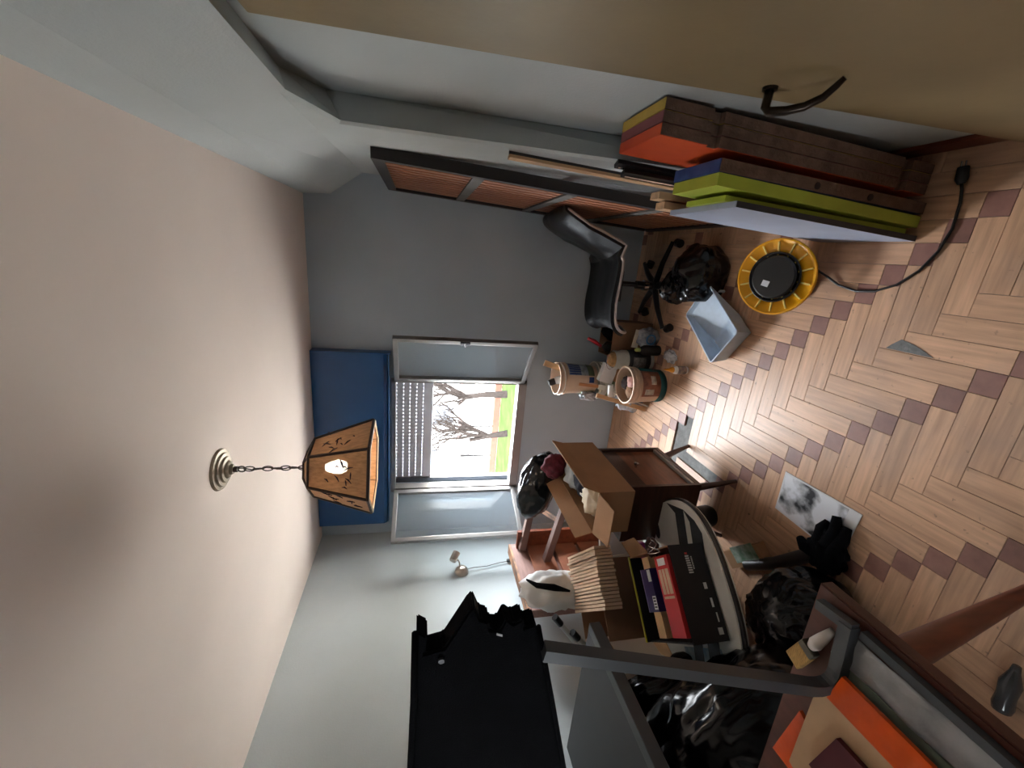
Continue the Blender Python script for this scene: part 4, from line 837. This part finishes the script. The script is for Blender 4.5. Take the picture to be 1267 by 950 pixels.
kbox('white_badge', -0.145, -0.115, -0.09, -0.03, 0.185, 0.1868, paper, t)
pu = M('purple_card', (48, 30, 92), 0.5, var=0.1); pu2 = M('lilac_card', (150, 140, 190), 0.5)
t = kthing('purple_box', 'dark purple box with barcode label in the black carton', 'box', pu, -0.115, 0.065, 0.04, 0.125, 0.012, 0.195)
kbox('lilac_side', -0.115, 0.065, 0.125, 0.132, 0.012, 0.194, pu2, t)
kbox('price_label', -0.11, -0.06, 0.042, 0.07, 0.195, 0.1962, paper, t); kbox('barcode_label', 0.0, 0.055, 0.040, 0.07, 0.195, 0.1962, paper, t)
for i in range(4): kbox('barcode_bar', 0.006+i*0.012, 0.012+i*0.012, 0.044, 0.066, 0.1962, 0.1966, black_pl, t)
t = kthing('cream_box', 'long cream card box beside the purple box in the black carton', 'box', M('cream_card', (222, 184, 138), 0.8), -0.175, 0.175, 0.135, 0.20, 0.012, 0.135)
b = B(); b.blob(uvp(-0.205, 0.03, 0.16), (0.045, 0.045, 0.03), 111, 0.4, 2.5, 3, None, 0.15); o = mesh('leather_pouch', b, M('brown_leather', (74, 44, 40), 0.5), smooth=True); put(o, 'crumpled brown leather pouch at the end of the red file box', 'pouch')
b = B(); b.tube([uvp(-0.20+0.03*math.cos(a), -0.03+0.03*math.sin(2*a), 0.19+0.015*math.sin(a*3)) for a in [2*PI*k/24 for k in range(24)]], 0.003, 6, closed=True); o = mesh('key_chain', b, chrome, smooth=True); put(o, 'silver chain lying over the end of the red file box', 'chain')
b = B(); b.blob((-1.445, 1.625, 0.515), (0.055, 0.05, 0.055), 113, 0.3, 2.5, 3, None, 0.12); o = mesh('magenta_cloth', b, M('magenta_fabric', (150, 50, 110), 0.9, var=0.2), smooth=True); put(o, 'magenta cloth bunched on the bodyboard behind the black carton', 'cloth')

# bin bags under and in front
for c, r, sd, nk, lb in (((-1.82, 0.86, 0.40), (0.50, 0.27, 0.47), 121, (0.35, -0.2), 'large glossy black bin bag beside the dark desk'), ((-1.31, 1.03, 0.15), (0.21, 0.19, 0.20), 125, (0.2, 0.1), 'low black bin bag under the bodyboard by the black tube'), ((-1.97, 1.20, 0.36), (0.27, 0.16, 0.46), 137, (0.1, 0), 'upright black bin bag under the dark desk edge behind the post')):
    t = thing('bin_bag', lb, 'bin bag', (c[0], c[1], 0)); b = bag(c, r, sd, nk, 0.0, 14, 0.12)
    for v in b.bm.verts: v.co.z = min(v.co.z, 0.378 if c[2] < 0.3 else 0.86)
    mesh('bag_body', b, bag_m, t, world=True, smooth=True)
b = B(); b.tube([(-1.40, 1.43, 0.034), (-1.27, 1.29, 0.034), (-1.10, 1.15, 0.034)], 0.03, 12); o = mesh('black_tube', b, black_pl, smooth=40); put(o, 'thick black tube lying on the floor below the bodyboard', 'tube')
t = thing('torn_leaflet_box', 'torn cardboard piece with green leaflet beside the black tube', 'cardboard', (-1.36, 1.45, 0.0), -0.75); b = B(); b.box((0, 0, 0.03), (0.25, 0.09, 0.05), rx(0.25), 0.001); mesh('card_piece', b, card, t)
b = B(); b.box((0.02, 0.01, 0.063), (0.16, 0.08, 0.002), rx(0.25)); mesh('leaflet', b, M('green_leaflet', (190, 200, 190), 0.6, var=0.4, scale=25, c2=(90, 130, 100)), t)

# poster, black cloth
po = thing('photo_print', 'black and white photographic print lying on the parquet', 'print', (-0.95, 1.24, 0.001)); art = M('smoky_print', (226, 230, 236), 0.6, scale=7.5, c2=(28, 32, 38), bump=0)
rp_ = [n for n in art.node_tree.nodes if n.type == 'VALTORGB'][0]; rp_.color_ramp.elements[0].position = 0.40; rp_.color_ramp.elements[1].position = 0.54
PC = [V(-0.852, 1.411, 0), V(-0.839, 1.053, 0), V(-1.063, 1.070, 0), V(-1.047, 1.406, 0)]
b = B(); b.prism([p+V(0, 0, 0.002) for p in PC], (0, 0, 0.003)); mesh('sheet', b, paper, po, world=True)
cc = sum(PC, V(0, 0, 0))/4; b = B(); b.prism([cc+V((p-cc).x*0.92, (p-cc).y*0.84+0.02, 0.005) for p in PC], (0, 0, 0.0006)); mesh('printed_image', b, art, po, world=True)
gl = thing('black_rag', 'black cloth rag draped over the end of the photographic print', 'cloth', (-1.02, 1.08, 0.0))
b = B(); b.blob((-1.05, 1.10, 0.035), (0.10, 0.075, 0.045), 141, 0.4, 2.6, 4, 0.006, 0.15); mesh('cloth_heap', b, black_cloth, gl, world=True, smooth=True)
for p in (((-1.02, 1.10, 0.05), (-0.95, 1.10, 0.035), (-0.895, 1.125, 0.022)), ((-1.02, 1.08, 0.045), (-0.96, 1.07, 0.03), (-0.915, 1.075, 0.018)), ((-1.02, 1.13, 0.045), (-0.97, 1.155, 0.03), (-0.94, 1.15, 0.018)), ((-1.08, 1.15, 0.04), (-1.10, 1.20, 0.03), (-1.09, 1.24, 0.015))):
    b = B(); b.tube(p, [0.035, 0.026, 0.016], 10); mesh('cloth_fold', b, black_cloth, gl, world=True, smooth=True)

# dark desk fixed to the left wall
dk = thing('wall_desk', 'dark grey desk with steel edge fixed to the left wall', 'desk', (XL, 0.7, 0.9))
b = B(); b.mm((XL, 0.1, 0.885), (-1.60, 1.335, 0.915), 0.002); mesh('desk_top', b, M('charcoal_laminate', (46, 46, 48), 0.5, var=0.06), dk, world=True)
b = B(); b.mm((-1.60, 0.1, 0.865), (-1.555, 1.335, 0.917), 0.004); mesh('edge_rail', b, steel_grey, dk, world=True)
b = B(); b.prism([(XL, 0.40, 0.885), (XL, 0.40, 0.45), (-1.75, 0.40, 0.885)], (0, 0.02, 0)); mesh('wall_bracket', b, steel_grey, dk, world=True)

# foreground table
ft = thing('wooden_table', 'reddish brown wooden table with splayed leg in the near foreground', 'table', (-1.0, 0.25, 0))
b = B(); b.prism([(-1.36, 0.60, 0.715), (-0.678, 0.62, 0.715), (-0.684, -0.30, 0.715), (-1.36, -0.30, 0.715)], (0, 0, 0.035), 0.004); mesh('table_top', b, table_wood, ft, world=True)
leg_wood = M('orange_brown_leg', (128, 62, 38), 0.4, var=0.15, stretch=(6, 6, 1))
for P0, P1 in ((V(-0.735, 0.46, 0.715), V(-0.765, 0.60, 0.0)), (V(-1.30, 0.46, 0.715), V(-1.29, 0.56, 0.0)), (V(-0.735, -0.20, 0.715), V(-0.72, -0.28, 0.0)), (V(-1.30, -0.20, 0.715), V(-1.32, -0.28, 0.0))):
    b = B(); b.tube([P0, P0.lerp(P1, 0.12), P1], [0.034, 0.032, 0.018], 14); mesh('leg', b, leg_wood, ft, world=True, smooth=40)
TZ = 0.7505
def tpoly(name, label, cat, pts, z, th, mat, part='sheet', grp='papers on the foreground table'):
    t = thing(name, label, cat, (sum(p[0] for p in pts)/len(pts), sum(p[1] for p in pts)/len(pts), z), group=grp); b = B(); b.prism([(p[0], p[1], z) for p in pts], (0, 0, th)); mesh(part, b, mat, t, world=True); return t
t = thing('plastic_sheet', 'crumpled translucent grey plastic sheet along the table edge', 'plastic sheet', (-0.75, 0.35, TZ), group='papers on the foreground table')
def crum(u, v):
    x = -0.80+0.075*u+0.02*(1-v); y = -0.05+0.59*v; return V(x, y, TZ+0.012+0.007*noise.noise(V(u*3, v*9, 1)))
b = B(); b.grid(crum, 8, 40, 0.0015); mesh('sheet', b, M('grey_film', (176, 178, 180), 0.35, var=0.2, scale=14, bump=0.4, bscale=30), t, world=True, smooth=True)
sage = M('sage_card', (150, 160, 140), 0.7)
tpoly('sage_folder', 'sage green card folder under the orange envelopes', 'folder', [(-0.90, 0.545), (-0.80, 0.525), (-0.795, 0.0), (-1.0, 0.0)], TZ+0.001, 0.008, sage)
cr_ = M('cream_board', (186, 150, 112), 0.8, var=0.08)
tpoly('cream_board', 'cream cardboard sheet between the two orange envelopes', 'cardboard sheet', [(-1.13, 0.52), (-0.905, 0.525), (-0.862, 0.49), (-0.86, 0.0), (-1.20, 0.0)], TZ+0.022, 0.012, cr_)
oe = M('orange_film', (222, 84, 18), 0.3, var=0.15, scale=10, bump=0.3, bscale=20)
tpoly('orange_envelope', 'glossy orange envelope lying along the table edge side', 'envelope', [(-0.875, 0.495), (-0.80, 0.485), (-0.79, 0.0), (-0.85, 0.0)], TZ+0.036, 0.010, oe)
tpoly('orange_envelope', 'pointed corner of orange envelope under the cream cardboard sheet', 'envelope', [(-1.17, 0.572), (-1.0, 0.548), (-1.05, 0.43), (-1.16, 0.45)], TZ+0.010, 0.010, oe)
tpoly('maroon_folder', 'dark maroon folder on top of the cream cardboard sheet', 'folder', [(-1.06, 0.475), (-0.935, 0.45), (-0.90, 0.0), (-1.10, 0.0)], TZ+0.036, 0.012, M('maroon_card', (84, 18, 26), 0.6, var=0.1))
br = thing('paint_brush', 'old flat paint brush with white handle on the foreground table', 'paint brush', (-0.80, 0.56, TZ))
A_, B_ = V(-0.90, 0.602, TZ+0.016), V(-0.765, 0.553, TZ+0.022); dd = (B_-A_)
b = B(); q_ = dd.normalized().to_track_quat('X', 'Z').to_matrix(); b.box(A_+dd*0.20, (dd.length*0.42, 0.042, 0.018), q_, 0.004); mesh('bristles', b, M('straw_bristle', (190, 148, 84), 0.8, var=0.25, scale=40, stretch=(1, 20, 20)), br, world=True)
b = B(); b.box(A_+dd*0.47, (dd.length*0.14, 0.040, 0.021), q_, 0.003); mesh('ferrule', b, M('tarnished_ferrule', (110, 104, 92), 0.4, metal=0.7), br, world=True)
b = B(); b.tube([A_+dd*0.52, A_+dd*0.66, A_+dd*0.86, A_+dd*1.15], [0.009, 0.015, 0.013, 0.008], 10, flat=0.8); mesh('handle', b, M('stained_white_handle', (220, 206, 194), 0.5, var=0.15), br, world=True, smooth=True)
# metal chair standing on the table, with black cover on its back
mc = thing('metal_chair_frame', 'grey square tube chair frame standing on the foreground table', 'chair frame', (-0.80, 0.5, TZ))
def arc(a, m, c, n=6): return [a.lerp(m, k/n).lerp(m.lerp(c, k/n), k/n) for k in range(n+1)]
pA, pB = V(-0.712, 0.592, 0.772), V(-0.700, 0.522, 0.772); pC = V(-0.862, 0.500, 0.776)
path = [pA, pB]; post_top = V(-0.742, 0.585, 1.445)
def sq(pts, w): 
    b = B(); b.tube(pts, w*0.7071, 4); return b
mesh('front_runner', sq([pA, pB+V(0, -0.012, 0)], 0.022), steel_grey, mc, world=True)
cor = arc(pC+(pB-pC)*0.30, pC+V(-0.008, 0.0, 0.0), pC+(post_top-pC)*0.13)
mesh('bent_leg', sq([pB]+cor+[post_top], 0.027), steel_grey, mc, world=True)
mesh('side_runner', sq([V(-0.704, 0.50, 0.7605), V(-0.707, -0.25, 0.7605)], 0.018), steel_grey, mc, world=True)
mesh('rear_post', sq([V(-1.28, 0.50, 0.765), V(-1.24, 0.57, 1.42)], 0.027), steel_grey, mc, world=True)
cv = thing('black_cover', 'torn black fabric cover hanging on the chair frame back', 'fabric cover', (-1.0, 0.6, 1.45))
cvp = [(-0.673, 1.693), (-0.69, 1.672), (-0.732, 1.676), (-0.724, 1.640), (-0.636, 1.596), (-0.628, 1.588), (-0.664, 1.574), (-0.672, 1.556), (-0.692, 1.553), (-0.696, 1.535), (-0.668, 1.525), (-0.683, 1.508), (-0.672, 1.489), (-0.696, 1.484), (-0.688, 1.462), (-0.90, 1.408), (-1.177, 1.338), (-1.40, 1.285), (-1.40, 1.70), (-1.079, 1.695), (-0.85, 1.690)]
b = B(); b.prism([(x, 0.60, z) for x, z in cvp], (0, 0.045, 0), 0.004); mesh('cover_panel', b, black_cloth, cv, world=True)
b = B(); b.tube([(-0.675, 0.598, 1.695), (-0.85, 0.594, 1.695), (-1.08, 0.596, 1.699), (-1.40, 0.598, 1.703)], 0.007, 8); mesh('top_seam', b, black_cloth, cv, world=True, smooth=True)
b = B(); b.tube([(-0.69, 0.597, 1.458), (-0.9, 0.596, 1.404), (-1.18, 0.596, 1.334), (-1.4, 0.596, 1.281)], 0.005, 8); mesh('bottom_seam', b, black_cloth, cv, world=True, smooth=True)
b = B(); b.tube([(-0.748, 0.599, 1.645), (-0.748, 0.594, 1.645)], 0.006, 12); mesh('grommet', b, M('dull_grommet', (76, 76, 78), 0.5, metal=0.5), cv, world=True)
b = B(); b.prism([(-0.702, 0.599, 1.541), (-0.697, 0.599, 1.541), (-0.703, 0.599, 1.529), (-0.708, 0.599, 1.529)], (0, -0.001, 0)); mesh('tear', b, paper, cv, world=True)
t = thing('clear_plastic_cup', 'crumpled clear plastic bottle on the floor under the foreground table', 'plastic bottle', (-1.07, 0.53, 0)); b = B(); b.lathe([(0, 0), (0.021, 0), (0.024, 0.015), (0.021, 0.05), (0.024, 0.09), (0.012, 0.13), (0.009, 0.15), (0, 0.15)], 16, frame((-1.13, 0.53, 0.026), (0.95, 0.1, 0))); mesh('bottle_body', b, M('smoky_clear_plastic', (120, 122, 124), 0.2, var=0.3, scale=20, spec=0.6, trans=0.6), t, world=True, smooth=True)
